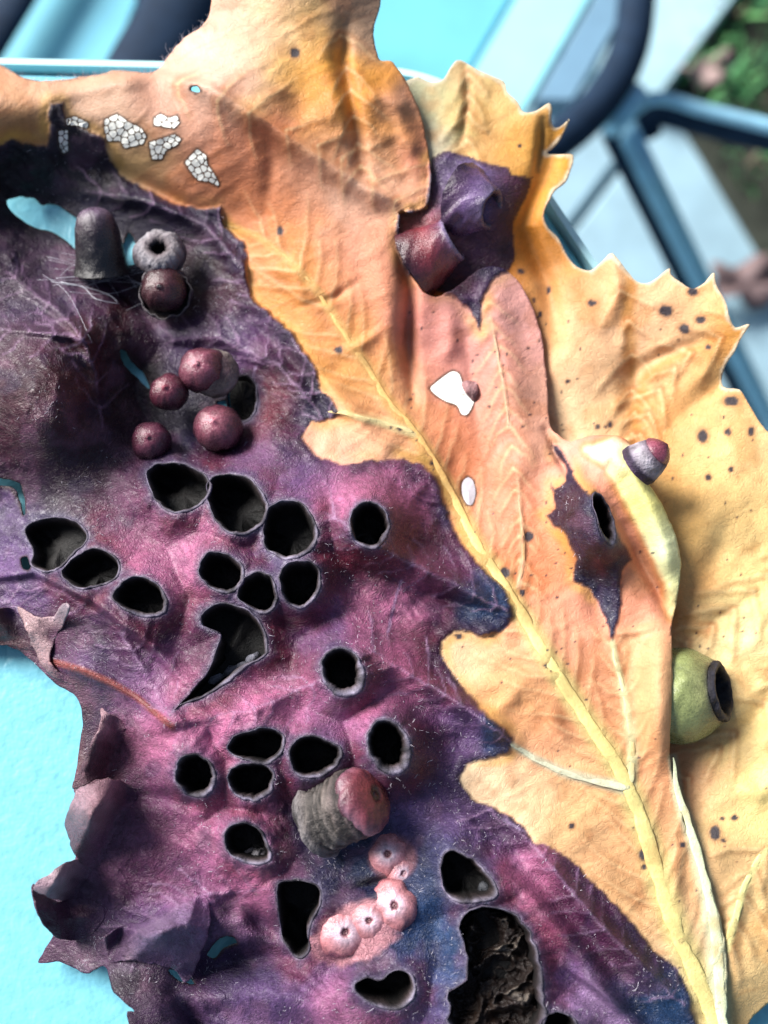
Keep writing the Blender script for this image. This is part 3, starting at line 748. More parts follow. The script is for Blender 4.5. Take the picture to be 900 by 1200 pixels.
def h_A(u, v):
    u = np.asarray(u, float); v = np.asarray(v, float)
    h = rbf_eval(FA, u, v)
    p, s = purple_amount(u, v)
    for q in MOUNDS_A: h += mound(u, v, *q)
    for q in RIDGES_P: h += mm_ridge(u, v, q[0], q[1], q[2] * 1.5, q[3])
    for q in RIDGES_O: h += mm_ridge(u, v, *q)
    h += cup_relief(u, v)
    for poly, w0, w1, c in VEINS: h += mm_ridge(u, v, poly, (w0 + w1) * .42, .28)
    for poly in SIDE_A: h += (1 - .5 * p) * mm_ridge(u, v, poly, 5.0, .12)
    for poly in VEINS_P: h += p * mm_ridge(u, v, poly, 6, .35)
    for poly in SIDE_P: h += p * mm_ridge(u, v, poly, 4.5, .16)
    for poly in RED_VEINS: h += mm_ridge(u, v, poly, 7, .9)
    # wrinkles: long fibrous ones on the purple, cross wrinkles on the orange
    ang = 2.2 * fbm(u / 170, v / 170, 9, 2) + 0.75
    ca, sa = np.cos(ang), np.sin(ang)
    x = (u * ca + v * sa); y = (-u * sa + v * ca)
    wx = u + 9 * fbm(u / 26, v / 26, 12, 2); wy = v + 9 * fbm(u / 26, v / 26, 14, 2)
    patchy = 0.35 + 1.3 * sstep(-.25, .35, fbm(u / 95, v / 95, 16, 2))
    fib = ridged((wx * .8 + wy * .6) / 34, (-wx * .6 + wy * .8) / 11, 21, 3)
    h += p * patchy * (.20 * fib + .75 * fbm(u / 52, v / 52, 24, 3) + .03 * fbm(u / 6, v / 6, 26, 2))
    # the folded, crumpled skin near the lower left edge
    cr = mound(u, v, 110, 720, 120, 90, 20, 1) + mound(u, v, 190, 940, 90, 45, 0, .8) + mound(u, v, 30, 330, 90, 90, 0, .7)
    h += cr * .30 * ridged((wx * .86 + wy * .5) / 60, (-wx * .5 + wy * .86) / 12, 31, 3)
    o = 1 - p
    cross = ridged((wx * .5 + wy * .86) / 15, (-wx * .86 + wy * .5) / 60, 35, 2)
    h += o * (.085 * cross + .30 * fbm(u / 55, v / 55, 38, 3) + .022 * fbm(u / 5, v / 5, 41, 2))
    h += .22 * p * np.exp(-((s - 5) / 5) ** 2) - .03 * np.exp(-(s / 2.5) ** 2)
    return np.maximum(h, 0.5)

MOUNDS_B = [(560,215,34,26,10,1.4,1.2),(505,285,36,36,0,2.0,1.3),(570,260,26,30,0,1.3,1.2),(690,380,30,30,0,.4,1),(860,560,60,50,0,.5,1),(540,140,30,30,0,.5,1)]
def h_B(u, v):
    u = np.asarray(u, float); v = np.asarray(v, float)
    h = rbf_eval(FB, u, v)
    for q in MOUNDS_B: h += mound(u, v, *q)
    for q in RIDGES_B: h += mm_ridge(u, v, *q)
    for poly in SIDE_B: h += mm_ridge(u, v, poly, 5.5, .20)
    wx = u + 9 * fbm(u / 26, v / 26, 52, 2); wy = v + 9 * fbm(u / 26, v / 26, 54, 2)
    h += .045 * ridged((wx * .5 + wy * .86) / 26, (-wx * .86 + wy * .5) / 70, 55, 2) + .45 * fbm(u / 60, v / 60, 58, 3) + .02 * fbm(u / 5, v / 5, 61, 2)
    return np.maximum(h, 0.4)

# ---- pigment ---------------------------------------------------------------
def blend(u, v, pts, gain=0.86, power=2.0):
    wu = u + 26 * fbm(u / 42, v / 42, 3, 4); wv = v + 26 * fbm(u / 42 + 9, v / 42 + 70, 7, 4)
    num = np.zeros(u.shape + (3,)); den = np.zeros(u.shape)
    for q in pts:
        r = q[5] if len(q) > 5 else 34.0
        w_ = np.exp(-((wu - q[0]) ** 2 + (wv - q[1]) ** 2) / (2 * r * r)) + 1e-7
        num += w_[..., None] * (lin(*q[2:5]) * gain); den += w_
    return num / den[..., None]
PIG_O = [(60,118,208,168,130),(0,118,205,160,120),(0,150,200,148,75,26),(25,160,190,130,50,20),(110,110,200,165,130),(200,130,198,150,118),(160,185,180,150,95,24),(240,220,210,140,95),(330,230,214,135,82),(300,170,202,130,90),
 (250,70,230,195,165),(400,200,236,196,160),(330,60,238,200,125),(395,115,222,150,45),(375,75,228,165,60,24),(280,30,228,190,155),(430,150,215,150,75),(484,180,190,120,92,18),(430,20,180,150,118,24),(470,120,200,150,120,16),
 (330,330,226,160,72),(305,310,212,138,92,22),(420,445,232,170,86),(462,500,238,190,125),(410,518,242,185,152),(425,350,222,148,108),(360,380,224,150,85),(395,400,230,165,85),(450,300,225,160,120),(500,400,208,140,122),(560,450,216,150,132),(600,350,224,168,150),
 (612,480,214,165,132),(540,515,202,120,70),(510,490,210,135,95),(600,600,216,150,112),(632,650,225,142,88),(600,680,205,120,60,20),(680,720,222,150,115),(640,745,226,165,125),(620,790,236,190,130),(540,765,240,208,165),(565,800,232,178,110),(680,835,206,146,92),(640,860,214,150,110),(600,835,214,155,90),
 (560,912,246,224,176),(600,925,240,205,150),(680,930,235,195,130),(720,1000,206,150,90),(700,1000,232,195,140,24),(750,1050,222,182,122),(770,1000,215,170,115),(800,1050,212,168,112),(815,1120,222,200,150),(770,900,214,155,105),(760,850,222,175,120),(760,700,214,148,112),
 (745,545,228,165,120,22),(768,612,222,158,118,22),(700,525,232,170,140,20),(690,565,230,158,128,22),(715,600,224,150,115),(785,665,216,160,116,18),(750,660,222,165,110,18),(770,690,200,125,95,14),(770,780,225,180,125),(700,790,212,150,110),(735,780,218,185,125,20)]
PIG_B = [(500,110,186,194,150,24),(540,130,206,206,112,26),(515,160,190,185,150,18),(560,90,225,188,120),(590,165,230,186,112),(620,185,226,170,70,18),(645,170,224,160,45),(640,230,224,148,36),(620,290,208,130,40),(660,280,222,150,60,24),(690,340,226,175,102),(680,400,236,188,128),(720,370,236,196,140),
 (742,480,198,138,48,26),(770,375,240,194,142),(820,380,236,190,120),(855,395,226,155,45,20),(700,470,240,208,148),(820,440,224,165,75),(795,490,212,145,70,24),(850,550,240,204,130),(885,490,240,210,140),(885,620,240,210,128),(820,600,226,180,92),(815,690,212,155,78,26),(895,700,230,216,128),(870,750,242,222,152),
 (860,830,228,190,108),(895,850,240,220,140),(820,920,204,158,104),(885,950,230,215,128),(850,1000,206,170,110),(890,1085,224,200,128),(820,1080,220,180,120),(880,1150,220,190,120),(780,430,236,200,140),(640,380,222,150,60,20),(860,650,236,205,130),(760,330,236,190,125),(840,500,232,190,115)]
NV, PK, MR, LV, PL, BK, BL = (34,44,84), (192,114,148), (96,22,44), (124,92,142), (98,44,82), (40,18,36), (46,84,126)  # own colours, with highlights put into pink and lavender and shaded slopes into maroon
PIG_LIGHT_P = [(400,1000,*NV,40),(440,985,*BL,22),(490,960,*LV,30),(520,1000,52,80,122,30),(560,980,*LV,30),(530,1090,48,84,128,34),(500,1140,70,92,140,32),(440,1125,*NV,30),(470,1190,*LV,34),(400,1190,*PK,30),(330,1180,*LV,40),(280,1120,60,54,92,30),
 (785,1170,*BL,20),(750,1160,*BL,16),(720,1130,*PL,30),(575,715,*BL,17),(560,700,40,70,110,14),(585,735,30,60,100,14),(585,860,*BL,12),(520,590,50,60,100,16),(500,560,*PL,20),(432,580,*PK,34),(385,610,*PK,26),(470,575,*PK,22),(470,640,*MR,26),(420,665,*MR,22),(395,640,110,50,80,22),
 (230,635,*PK,34),(180,650,*PK,34),(190,615,*PL,30),(300,640,*LV,22),(320,665,90,80,130,16),(250,760,*PL,26),(340,760,*MR,24),(380,740,*LV,22),(480,690,*PK,28),(440,730,*PK,26),(520,690,*PL,26),(500,760,*MR,24),(540,790,150,64,92,20),(560,760,100,40,60,18),(470,790,*PK,20),
 (270,835,*PK,40),(210,855,*PK,36),(340,830,*PK,30),(260,945,*PK,28),(190,950,110,60,100,34),(230,1000,*PK,34),(300,1035,*PK,34),(160,1010,*PL,30),(380,850,*LV,26),(425,840,*PK,24),(490,860,*MR,22),(485,900,*MR,20),(520,860,*LV,26),(540,930,*LV,26),(590,960,*PL,26),(620,1010,*PK,20),(600,1050,176,96,124,24),
 (660,1060,*PL,26),(690,1100,*PL,24),(640,1090,190,100,130,16),(655,1150,*LV,20),(690,1175,170,140,180,22),
 (60,450,*MR,44),(30,500,78,30,52,34),(100,520,*BK,34),(130,400,*MR,26),(150,440,*BK,30),(20,360,84,60,84,36),(60,370,112,80,112,24),(20,410,88,56,80,28),(250,350,*MR,26),(240,320,*BK,20),(200,350,*BK,26),(110,250,50,40,70,26),(60,200,*BK,30),(110,180,*BK,26),(200,260,70,56,90,24),(270,300,80,56,96,18),
 (180,270,40,36,62,22),(270,390,104,70,120,24),(200,400,90,60,110,20),(330,430,*PL,24),(380,450,*BK,16),(370,480,46,50,86,14),(320,480,*MR,22),(340,520,*PL,24),(270,530,*MR,22),(300,545,*LV,24),(350,560,*LV,24),(430,545,*PL,24),(170,470,*BK,22),(210,510,46,40,76,22),(120,580,*PL,26),(150,560,*PL,24),
 (60,570,60,40,70,26),(20,620,110,84,130,22),(30,680,*LV,26),(90,720,*PL,26),(100,760,*LV,24),(60,740,110,64,80,24),(150,760,*PL,30),(170,800,*LV,22),(130,830,96,56,84,24),(110,870,110,60,72,26),(90,820,84,44,52,20),(120,960,130,92,112,24),(60,1040,120,92,112,26),(90,1110,104,66,96,26),(150,1090,120,86,130,26),(220,1070,*LV,30),(150,1150,60,40,60,26),(210,1190,104,72,104,30),(260,1200,110,84,130,26),
 (5,735,70,34,44,18),(690,620,50,36,66,22),(665,590,96,34,54,12),(710,700,30,52,92,18),(725,650,74,54,96,14),(700,660,*BK,12),(660,540,70,50,80,10),(555,350,92,60,104,16),(562,380,120,104,120,10),(500,340,150,140,146,12),(530,330,80,30,40,14),(478,300,86,66,86,12),(480,255,150,140,150,10)]
SPOTS = [(345,62,5.5,6.5),(397,410,5,4),(619,629,6,6),(592,671,6,6),(612,695,3.5,4.5),(780,364,8,6.5),(802,385,6.5,6),(821,375,6,4.5),(694,355,5.5,3.5),(812,342,6,5),(823,511,6,7.5),(857,470,9,5.5),(838,976,6.5,9),(757,1001,9,8),(757,990,3.5,3.5),
 (755,1016,3,3),(670,968,3.5,3.5),(830,559,3.5,3.5),(643,340,3,4),(665,447,3,2),(633,368,2,4),(626,352,2,3),(653,700,2,2),(735,933,2.5,2.5),(752,985,2,2),(697,918,2,2),(880,505,4,5),(857,550,3,3),(853,506,4,4),(861,958,4,3),(846,960,3,2),(848,985,3,2),(468,503,3,2.5),(458,501,2,2),(748,529,2,2),
 (508,543,4,3),(503,530,2.5,3),(640,780,3,2.5),(538,746,4,3),(715,497,3,3),(700,500,3,3),(710,500,2,2),(328,271,4,5),(610,318,4,3),(609,171,2,2),(845,320,2,3),(830,407,3,3),(752,545,2,2),(800,990,4,3)]
rs = np.random.default_rng(5)
SPOTS += [(rs.uniform(640, 900), rs.uniform(330, 1150), rs.uniform(.8, 1.7), rs.uniform(.8, 1.7)) for _ in range(90)]
SPOTS += [(rs.uniform(480, 700), rs.uniform(360, 900), rs.uniform(.8, 1.8), rs.uniform(.8, 1.8)) for _ in range(60)]

def put(c, m, rgb):
    return c * (1 - m[..., None]) + np.asarray(rgb) * m[..., None]
def add_spots(c, u, v):
    for (x, y, a, b) in SPOTS:
        m = (np.abs(u - x) < a * 3 + 4) & (np.abs(v - y) < b * 3 + 4)
        if not m.any(): continue
        uu = u[m] + 1.6 * fbm(u[m] / 5, v[m] / 5, 44, 2) * min(1, a / 3); vv = v[m] + 1.6 * fbm(u[m] / 5 + 9, v[m] / 5, 45, 2) * min(1, a / 3)
        d = np.sqrt(((uu - x) / a) ** 2 + ((vv - y) / b) ** 2)
        ring = sstep(1.9, 1.1, d) * .45; core = sstep(1.15, .8, d)
        c[m] = put(put(c[m], ring, lin(170, 110, 70)), core * .95, lin(44, 46, 58))
    return c

def vein_tint(c, u, v, veins, k=1.6, amount=.85):
    for poly, w0, w1, tint in veins:
        d, _, _, par, _ = seg_dist(u, v, poly)
        w_ = (w0 + (w1 - w0) * par / (len(poly) - 1)) * .5
        m = sstep(1.0, .0, (d - w_ * .6) / (w_ * k)) * amount
        tc = lin(*tint) * .85
        if poly is MIDRIB: tc = tc * sstep(480, 800, v)[..., None] + lin(228, 176, 104) * .9 * (1 - sstep(480, 800, v))[..., None]
        c = c * (1 - m[..., None]) + tc * m[..., None]
    return c
def line_tint(c, u, v, lines):
    wu = u + 3 * fbm(u / 16, v / 16, 71, 2); wv = v + 3 * fbm(u / 16 + 9, v / 16, 73, 2)
    for poly in lines:
        q = np.array(poly); x0, y0 = q.min(0) - 14; x1, y1 = q.max(0) + 14
        m = (u > x0) & (u < x1) & (v > y0) & (v < y1)
        if not m.any(): continue
        d, _, _, par, _ = seg_dist(wu[m], wv[m], q); f = 1 - par / (len(q) - 1)
        c[m] = put(c[m], .30 * np.exp(-((d - 4.5) / 3.0) ** 2) * (.35 + .65 * f), lin(186, 112, 62) * .95)
        c[m] = put(c[m], .50 * sstep(2.6, .6, d) * (.25 + .75 * f), lin(240, 204, 150) * .95)
    return c
def fine_veins(u, v, axis, seed):
    """small side veins: thin paler or darker lines across the tissue"""
    wx = u + 18 * fbm(u / 60, v / 60, seed, 3); wy = v + 18 * fbm(u / 60, v / 60, seed + 3, 3)
    q = (wx * axis[0] + wy * axis[1]) / 52.0
    return np.exp(-((np.abs(q - np.round(q))) * 52 / 1.6) ** 2)

LATE = []
VEINS_P = [[(8,318),(40,345),(70,366),(96,398),(112,440),(118,500)],[(-20,382),(30,388),(70,391),(104,402)],[(380,600),(440,640),(500,668),(545,690),(592,714)],[(430,760),(480,790),(530,820),(575,850),(600,870)],[(560,940),(620,985),(690,1070),(740,1120),(800,1180)],[(100,225),(170,235),(240,262),(290,320),(340,390),(395,478)],[(190,400),(255,395),(330,430),(400,520)],[(-20,690),(60,690),(140,735),(205,850)],[(205,850),(300,830),(370,800)],[(150,1100),(230,1050),(320,1040)]]
SIDE_P = []
for i_, l_ in enumerate(VEINS_P): SIDE_P += side_veins(l_, 26, 46, 46, 60 + i_, 55)
def pig_A(u, v):
    p, s = purple_amount(u, v)
    o = blend(u, v, PIG_O, np.array([1.04, .99, 1.10]))
    o *= (1 + .20 * fbm(u / 20, v / 20, 47, 4))[..., None]
    o = put(o, .35 * sstep(.15, .5, fbm(u / 30, v / 30, 49, 3)), lin(186, 110, 58) * .85)
    fv = fine_veins(u, v, (.45, .9), 50) * (.5 + fbm(u / 40, v / 40, 51, 2))
    o = put(o, np.clip(fv, 0, 1) * .35, lin(176, 108, 70) * .9)
    o = line_tint(o, u, v, SIDE_A)
    CL = [(690,528),(716,532),(741,551),(762,592),(779,638),(790,680),(788,722)]
    d, _, _, par, _ = seg_dist(u + 3 * fbm(u / 14, v / 14, 20, 2), v + 3 * fbm(u / 14 + 9, v / 14, 23, 2), CL)
    hw = np.interp(par, range(7), [6, 19, 27, 25, 20, 13, 5])
    cc = np.stack([np.interp(par, range(7), x_) for x_ in np.array([lin(248,232,190), lin(252,250,214), lin(246,242,166), lin(238,232,146), lin(234,240,190), lin(226,226,166), lin(214,190,130)]).T], -1)
    o = put(o, .5 * np.exp(-((d - hw - 2) / 4.0) ** 2), lin(214, 140, 60))
    mm = sstep(4, -6, d - hw)[..., None]; o = o * (1 - mm) + cc * .98 * mm
    o = vein_tint(o, u, v, VEINS)
    # yellowed margins beside the purple rot
    o = put(o, np.clip(.3 + .8 * fbm(u / 30, v / 30, 34, 2), 0, .7) * np.exp(-((s + 5) / 7) ** 2) * (u < 700) * (v < 900), lin(238, 186, 92) * .85)
    o = add_spots(o, u, v)
    pc = blend(u, v, PIG_LIGHT_P, np.array([.68, .65, .71]))
    pc = pc * (.55 + .45 * sstep(.02, .30, pc.mean(-1)))[..., None] * 1.12
    pc *= (1 + .40 * fbm(u / 24, v / 24, 57, 4) + .25 * fbm(u / 5, v / 5, 59, 2))[..., None]
    pc = np.clip(pc, .004, 1)
    m = sstep(.10, .55, fbm(u / 34, v / 34, 60, 4)); pc = put(pc, .25 * m, lin(168, 118, 150) * .7)
    m = sstep(.15, .55, fbm(u / 30 + 70, v / 30, 62, 4)); pc = put(pc, .45 * m, lin(52, 40, 78) * .6)
    # dark bluish line along the border
    edge = sstep(28, 2, s + 18 * fbm(u / 30, v / 30, 33, 3)); pc = put(pc, np.clip(.55 + .9 * fbm(u / 28, v / 28, 36, 3), .1, .95) * edge, lin(38, 24, 54) * .85)
    for poly in RED_VEINS:
        d, *_ = seg_dist(u, v, poly); pc = put(pc, .8 * sstep(6, 2, d), lin(150, 70, 56) * .8)
    for poly in VEINS_P + SIDE_P:
        q = np.array(poly, float); x0, y0 = q.min(0) - 8; x1, y1 = q.max(0) + 8
        m = (u > x0) & (u < x1) & (v > y0) & (v < y1)
        if not m.any(): continue
        d, *_ = seg_dist(u[m] + 5 * fbm(u[m] / 16, v[m] / 16, 6, 3), v[m] + 5 * fbm(u[m] / 16 + 9, v[m] / 16, 8, 3), q)
        pc[m] = put(pc[m], np.clip(.28 + .5 * fbm(u[m] / 26, v[m] / 26, 11, 2), 0, .6) * sstep(2.0, .5, d), lin(178, 142, 178) * .8)
    for poly in ( [(455,740),(470,680)], [(590,960),(660,1000)], [(300,430),(292,470)]):
        d, *_ = seg_dist(u + 3 * fbm(u / 20, v / 20, 6, 2), v, poly); pc = put(pc, .6 * sstep(2.4, .8, d), lin(176, 150, 190) * .7)
    # bruised blue and grey collars of the open galls; wine tone paints their shaded side
    for nm, pl, rim, rw, dep in CUPS:
        x0, y0 = pl.min(0) - 46; x1, y1 = pl.max(0) + 46
        m = (u > x0) & (u < x1) & (v > y0) & (v < y1)
        if not m.any(): continue
        d, *_ = seg_dist(u[m], v[m], pl, True)
        cen = pl.mean(0); dirn = ((u[m] - cen[0]) * .75 + (v[m] - cen[1]) * .65) / 40
        g = sstep(38, 6, d + 22 * fbm(u[m] / 22, v[m] / 22, 65, 3)) * sstep(-.5, .9, dirn + fbm(u[m] / 30, v[m] / 30, 69, 2)); pc[m] = put(pc[m], .62 * g, lin(108, 30, 50) * .72)
        g = sstep(13, 2, d + 7 * fbm(u[m] / 9, v[m] / 9, 64, 2)); pc[m] = put(pc[m], .5 * g, lin(80, 76, 108) * .62)
        g = sstep(3.5, .8, d + 2 * fbm(u[m] / 5, v[m] / 5, 66, 2)); pc[m] = put(pc[m], .45 * g, lin(150, 144, 168) * .7)
    for x_, y_, a_, b_ in ((410,1091,11,10),(432,1076,11,10),(461,1058,13,14),(457,1002,11,11),(466,1020,8,8)):
        if len(LATE) < 5: LATE.append((x_, y_, a_, b_))
    g = mound(u, v, 420, 1092, 62, 34, -25, 1, 2); g = sstep(.25, .7, g + .3 * fbm(u / 10, v / 10, 67, 2)); pc = put(pc, .9 * g, lin(210, 146, 154) * .78)
    g = mound(u, v, 460, 1005, 30, 28, 20, 1, 2); g = sstep(.25, .7, g); pc = put(pc, .8 * g, lin(200, 138, 146) * .7)
    for x_, y_, a_, b_ in LATE[:5]:
        dd = np.hypot((u - x_) / a_, (v - y_) / b_) + .35 * fbm(u / 6, v / 6, 68, 2); pc = put(pc, .75 * sstep(1.9, .6, dd), lin(228, 196, 208) * .85)
    pc = put(pc, .7 * np.exp(-(((u - 440) / 30) ** 2 + ((v - 1032) / 8) ** 2)), lin(40, 34, 44) * .8)
    c = o * (1 - p[..., None]) + pc * p[..., None]
    # brown singed edges of the holes
    for nm, pl in THRU.items():
        d, *_ = seg_dist(u, v, pl, True)
        c = put(c, .85 * sstep(3.2, 1.0, d + 1.2 * fbm(u / 4, v / 4, 68, 2)), lin(60, 42, 44) * .8)
    for nm, pl in WINDOWS:
        d, *_ = seg_dist(u, v, pl, True); d = np.where(inside(u, v, pl), 0, d)
        c = put(c, .85 * sstep(2.6, .6, d), lin(74, 54, 40) * .8)
    return np.clip(c, .003, 1), p

def pig_B(u, v):
    d, *_ = seg_dist(u + 3 * fbm(u / 11, v / 11, 3, 3), v + 3 * fbm(u / 11 + 9, v / 11, 5, 3), PATCH3, True)
    s = np.where(inside(u, v, PATCH3), d, -d); p = sstep(-1.5, 1.5, s)
    o = blend(u, v, PIG_B, np.array([1.05, 1.01, 1.22]))
    o *= (1 + .18 * fbm(u / 24, v / 24, 77, 4))[..., None]
    o = put(o, .45 * sstep(.12, .5, fbm(u / 46, v / 46, 79, 4)), lin(206, 138, 66) * .85)
    fv = fine_veins(u, v, (.6, .8), 80) * (.5 + fbm(u / 40, v / 40, 81, 2))
    o = put(o, np.clip(fv, 0, 1) * .3, lin(190, 130, 70) * .9)
    for poly, w0, w1, tint in VEINS_B[2:]:
        dd, *_ = seg_dist(u + 4 * fbm(u / 30, v / 30, 6, 2), v, poly); o = put(o, .65 * sstep(13, 1, dd + 6 * fbm(u / 18, v / 18, 4, 2)), lin(206, 138, 46) * .9)
    for poly in ([(547,85),(549,120),(540,160),(520,190)], [(637,138),(636,165),(630,200)]):
        dd, *_ = seg_dist(u, v, poly); o = put(o, .5 * sstep(5, 1, dd), lin(110, 100, 60) * .8)
    o = line_tint(o, u, v, SIDE_B)
    o = vein_tint(o, u, v, VEINS_B[:1], 1.3, .8)
    o = vein_tint(o, u, v, VEINS[4:5], 1.3, .6)
    # pale dried teeth along the torn margin
    de, *_ = seg_dist(u, v, OUT_B[:56])
    o = put(o, .8 * sstep(5, 1, de + 4 * fbm(u / 12, v / 12, 82, 2)), lin(246, 232, 200) * .85)
    o = add_spots(o, u, v)
    PB = [(540,205,120,96,150,26),(565,215,146,122,176,16),(515,200,80,54,88,18),(590,225,92,44,60,18),(605,255,100,28,28,20),(490,275,172,84,92,22),(520,310,96,34,38,22),(475,300,90,60,80,12),(545,280,120,70,104,18),(570,290,70,52,84,20),(560,335,104,72,112,16),(555,370,90,84,104,14),(500,335,150,140,140,10),(590,300,96,46,50,16)]
    pc = blend(u, v, PB, .55) * (1 + .6 * fbm(u / 16, v / 16, 83, 4))[..., None]
    edge = sstep(9, 1, s + 4 * fbm(u / 20, v / 20, 33, 3)); pc = put(pc, .7 * edge, lin(60, 26, 36) * .8)
    c = o * (1 - p[..., None]) + pc * p[..., None]
    return np.clip(c, .003, 1), p

WINDOWS = [('a', [(77,139),(88,136),(104,144),(102,151),(88,147),(78,147)]), ('b', [(68,153),(80,152),(80,178),(74,180),(69,170)]), ('c', [(122,140),(137,133),(150,142),(166,150),(172,160),(168,169),(146,174),(140,165),(126,166),(122,152)]),
 ('d', [(180,138),(188,133),(198,138),(208,135),(211,144),(204,151),(180,147)]), ('e', [(174,167),(205,157),(213,163),(208,170),(194,177),(190,187),(178,187)]), ('f', [(216,190),(231,174),(242,182),(243,192),(250,202),(257,215),(256,219),(245,213),(232,212),(222,200)]),
 ('h', [(503,455),(511,447),(520,440),(530,434),(538,437),(542,447),(546,460),(556,468),(554,478),(548,487),(541,486),(536,476),(523,471),(511,464)]), ('g', [(541,565),(548,558),(555,563),(558,578),(554,592),(547,592),(541,580)])]
WCELLS = {'a': 6, 'b': 8, 'c': 22, 'd': 5, 'e': 14, 'f': 18, 'g': 1, 'h': 1}

def sheet(name, bounds, step, outlines, holes, hfun, pfun, parent, thick=.00018, rough=1.0):
    x0, y0, x1, y1 = bounds
    nx = int((x1 - x0) / step) + 1; ny = int((y1 - y0) / step) + 1
    gu, gv = np.meshgrid(x0 + step * np.arange(nx), y0 + step * np.arange(ny))
    cu = gu[:-1, :-1] + step / 2; cv = gv[:-1, :-1] + step / 2
    keep = inside(cu, cv, outlines)
    for hp in holes:
        hp = np.asarray(hp); a0, b0 = hp.min(0) - 2; a1, b1 = hp.max(0) + 2
        m = (cu > a0) & (cu < a1) & (cv > b0) & (cv < b1)
        k = keep[m]; k &= ~inside(cu[m], cv[m], hp); keep[m] = k
    full = np.zeros((ny, nx), int)
    for dy in (0, 1):
        for dx in (0, 1):
            full[dy:ny - 1 + dy, dx:nx - 1 + dx] += keep
    idx = -np.ones((ny, nx), int); used = full > 0
    idx[used] = np.arange(used.sum())
    u = gu[used].astype(float); v = gv[used].astype(float)
    bd = (full[used] < 4)
    bu, bv = u[bd], v[bd]; best = np.full(bu.shape, 1e9); su = bu.copy(); sv_ = bv.copy()
    for pl in [outlines] + list(holes):
        d, nu, nv, _, _ = seg_dist(bu, bv, pl, True)
        m = (d < best) & (d < 1.6 * step)
        su = np.where(m, nu, su); sv_ = np.where(m, nv, sv_); best = np.minimum(best, d)
    u[bd] = su; v[bd] = sv_
    a = idx[:-1, :-1][keep]; b = idx[:-1, 1:][keep]; c = idx[1:, 1:][keep]; d = idx[1:, :-1][keep]
    faces = np.stack([d, c, b, a], 1)
    h = hfun(u, v); colr, p = pfun(u, v)
    lp = np.stack([u / 100, v / 100, h * .1], 1)
    o = mk(name, P(u, v, h), faces, M_LEAF, parent, colr, {'leafpos': lp, 'purple': p})
    md = o.modifiers.new('thickness', 'SOLIDIFY'); md.thickness = thick; md.offset = -1
    return o

root = thing('autumn_leaf', 'large torn autumn leaf, half orange and half purple, pitted with galls', 'leaf', tuple(P(np.array(450.), np.array(700.), np.array(0.))))
rough_A = rough_poly(OUT_A, .9, .10, 2, 6); rough_B = rough_poly(OUT_B, .5, .12, 4, 3)
cup_holes = [pl for (_, pl, *_r) in CUPS]
thru = [rough_poly(p_, .7, .2, 70 + i, 4) for i, p_ in enumerate(THRU.values())]
blade = sheet('leaf_blade', (-152, -92, 856, 1400), 2.0, rough_A, thru + cup_holes, h_A, pig_A, root)
lobe = sheet('rear_lobe', (446, 60, 1074, 1344), 2.0, rough_B, [], h_B, pig_B, root)
lobe['label'] = 'golden yellow lobe with toothed edge and dark spots'

# curled lobes of the purple margin, standing above the blade
def flap(outline, ctrl, pig, seed, inner, nm='curled_lobe'):
    hm = sum(q[2] for q in ctrl) / len(ctrl); ctrl = [(q[0], q[1], hm + (q[2] - hm) * 1.7) for q in ctrl]
    fit = rbf_fit(ctrl, .005)
    def hf(u, v):
        d, *_ = seg_dist(u, v, inner); t = sstep(0, 34, d)
        hh = np.maximum(rbf_eval(fit, u, v) + .7 * fbm(u / 26, v / 26, seed, 3) + .12 * ridged(u / 30, v / 10, seed + 3, 2), .6)
        ha = h_A(u, v) + .05
        return ha + (np.maximum(hh, ha + .1) - ha) * t
    def pf(u, v):
        c = blend(u, v, pig, .60) * (1 + .5 * fbm(u / 18, v / 18, seed + 5, 4))[..., None]
        d, *_ = seg_dist(u, v, inner); t = sstep(2, 26, d + 10 * fbm(u / 12, v / 12, seed + 9, 2))
        ca, _ = pig_A(u, v)
        return np.clip(ca * (1 - t[..., None]) + c * t[..., None], .004, 1), np.ones(u.shape)
    pl = rough_poly(outline, 1.3, .12, seed, 5)
    return sheet(nm, (*(pl.min(0) - 3), *(pl.max(0) + 3)), 1.6, pl, [], hf, pf, root)
flap([(92,925),(110,917),(135,913),(160,928),(152,948),(140,965),(128,990),(112,1018),(95,1012),(83,990),(76,965),(84,938)],
     [(92,925,10),(160,928,7),(120,920,10.5),(76,965,8.5),(105,960,12.5),(140,960,8.5),(112,1018,9),(83,990,9),(130,940,11)], [(115,950,168,128,140,26),(80,975,82,50,66,16),(105,1005,130,92,108,18),(145,950,70,40,60,14)], 3, [(160,928),(152,948),(140,965),(128,990),(112,1018)])
flap([(88,1006),(100,1012),(110,1016),(98,1035),(82,1066),(72,1056),(56,1052),(42,1046),(40,1038),(60,1022)],
     [(88,1006,9),(110,1016,9.5),(82,1066,8),(42,1046,10),(60,1022,10.5),(80,1035,11)], [(75,1030,200,170,180,24),(45,1045,150,118,136,10)], 8, [(110,1016),(98,1035),(82,1066)])
flap([(40,1036),(56,1052),(74,1056),(92,1052),(120,1062),(118,1085),(95,1100),(66,1098),(50,1080),(41,1062)],
     [(40,1036,9),(56,1052,8),(92,1052,6.5),(120,1062,7),(95,1100,6),(50,1080,8.2),(66,1098,7)], [(60,1072,96,62,84,20),(100,1080,74,44,64,20)], 13, [(92,1052),(120,1062),(118,1085),(95,1100)])
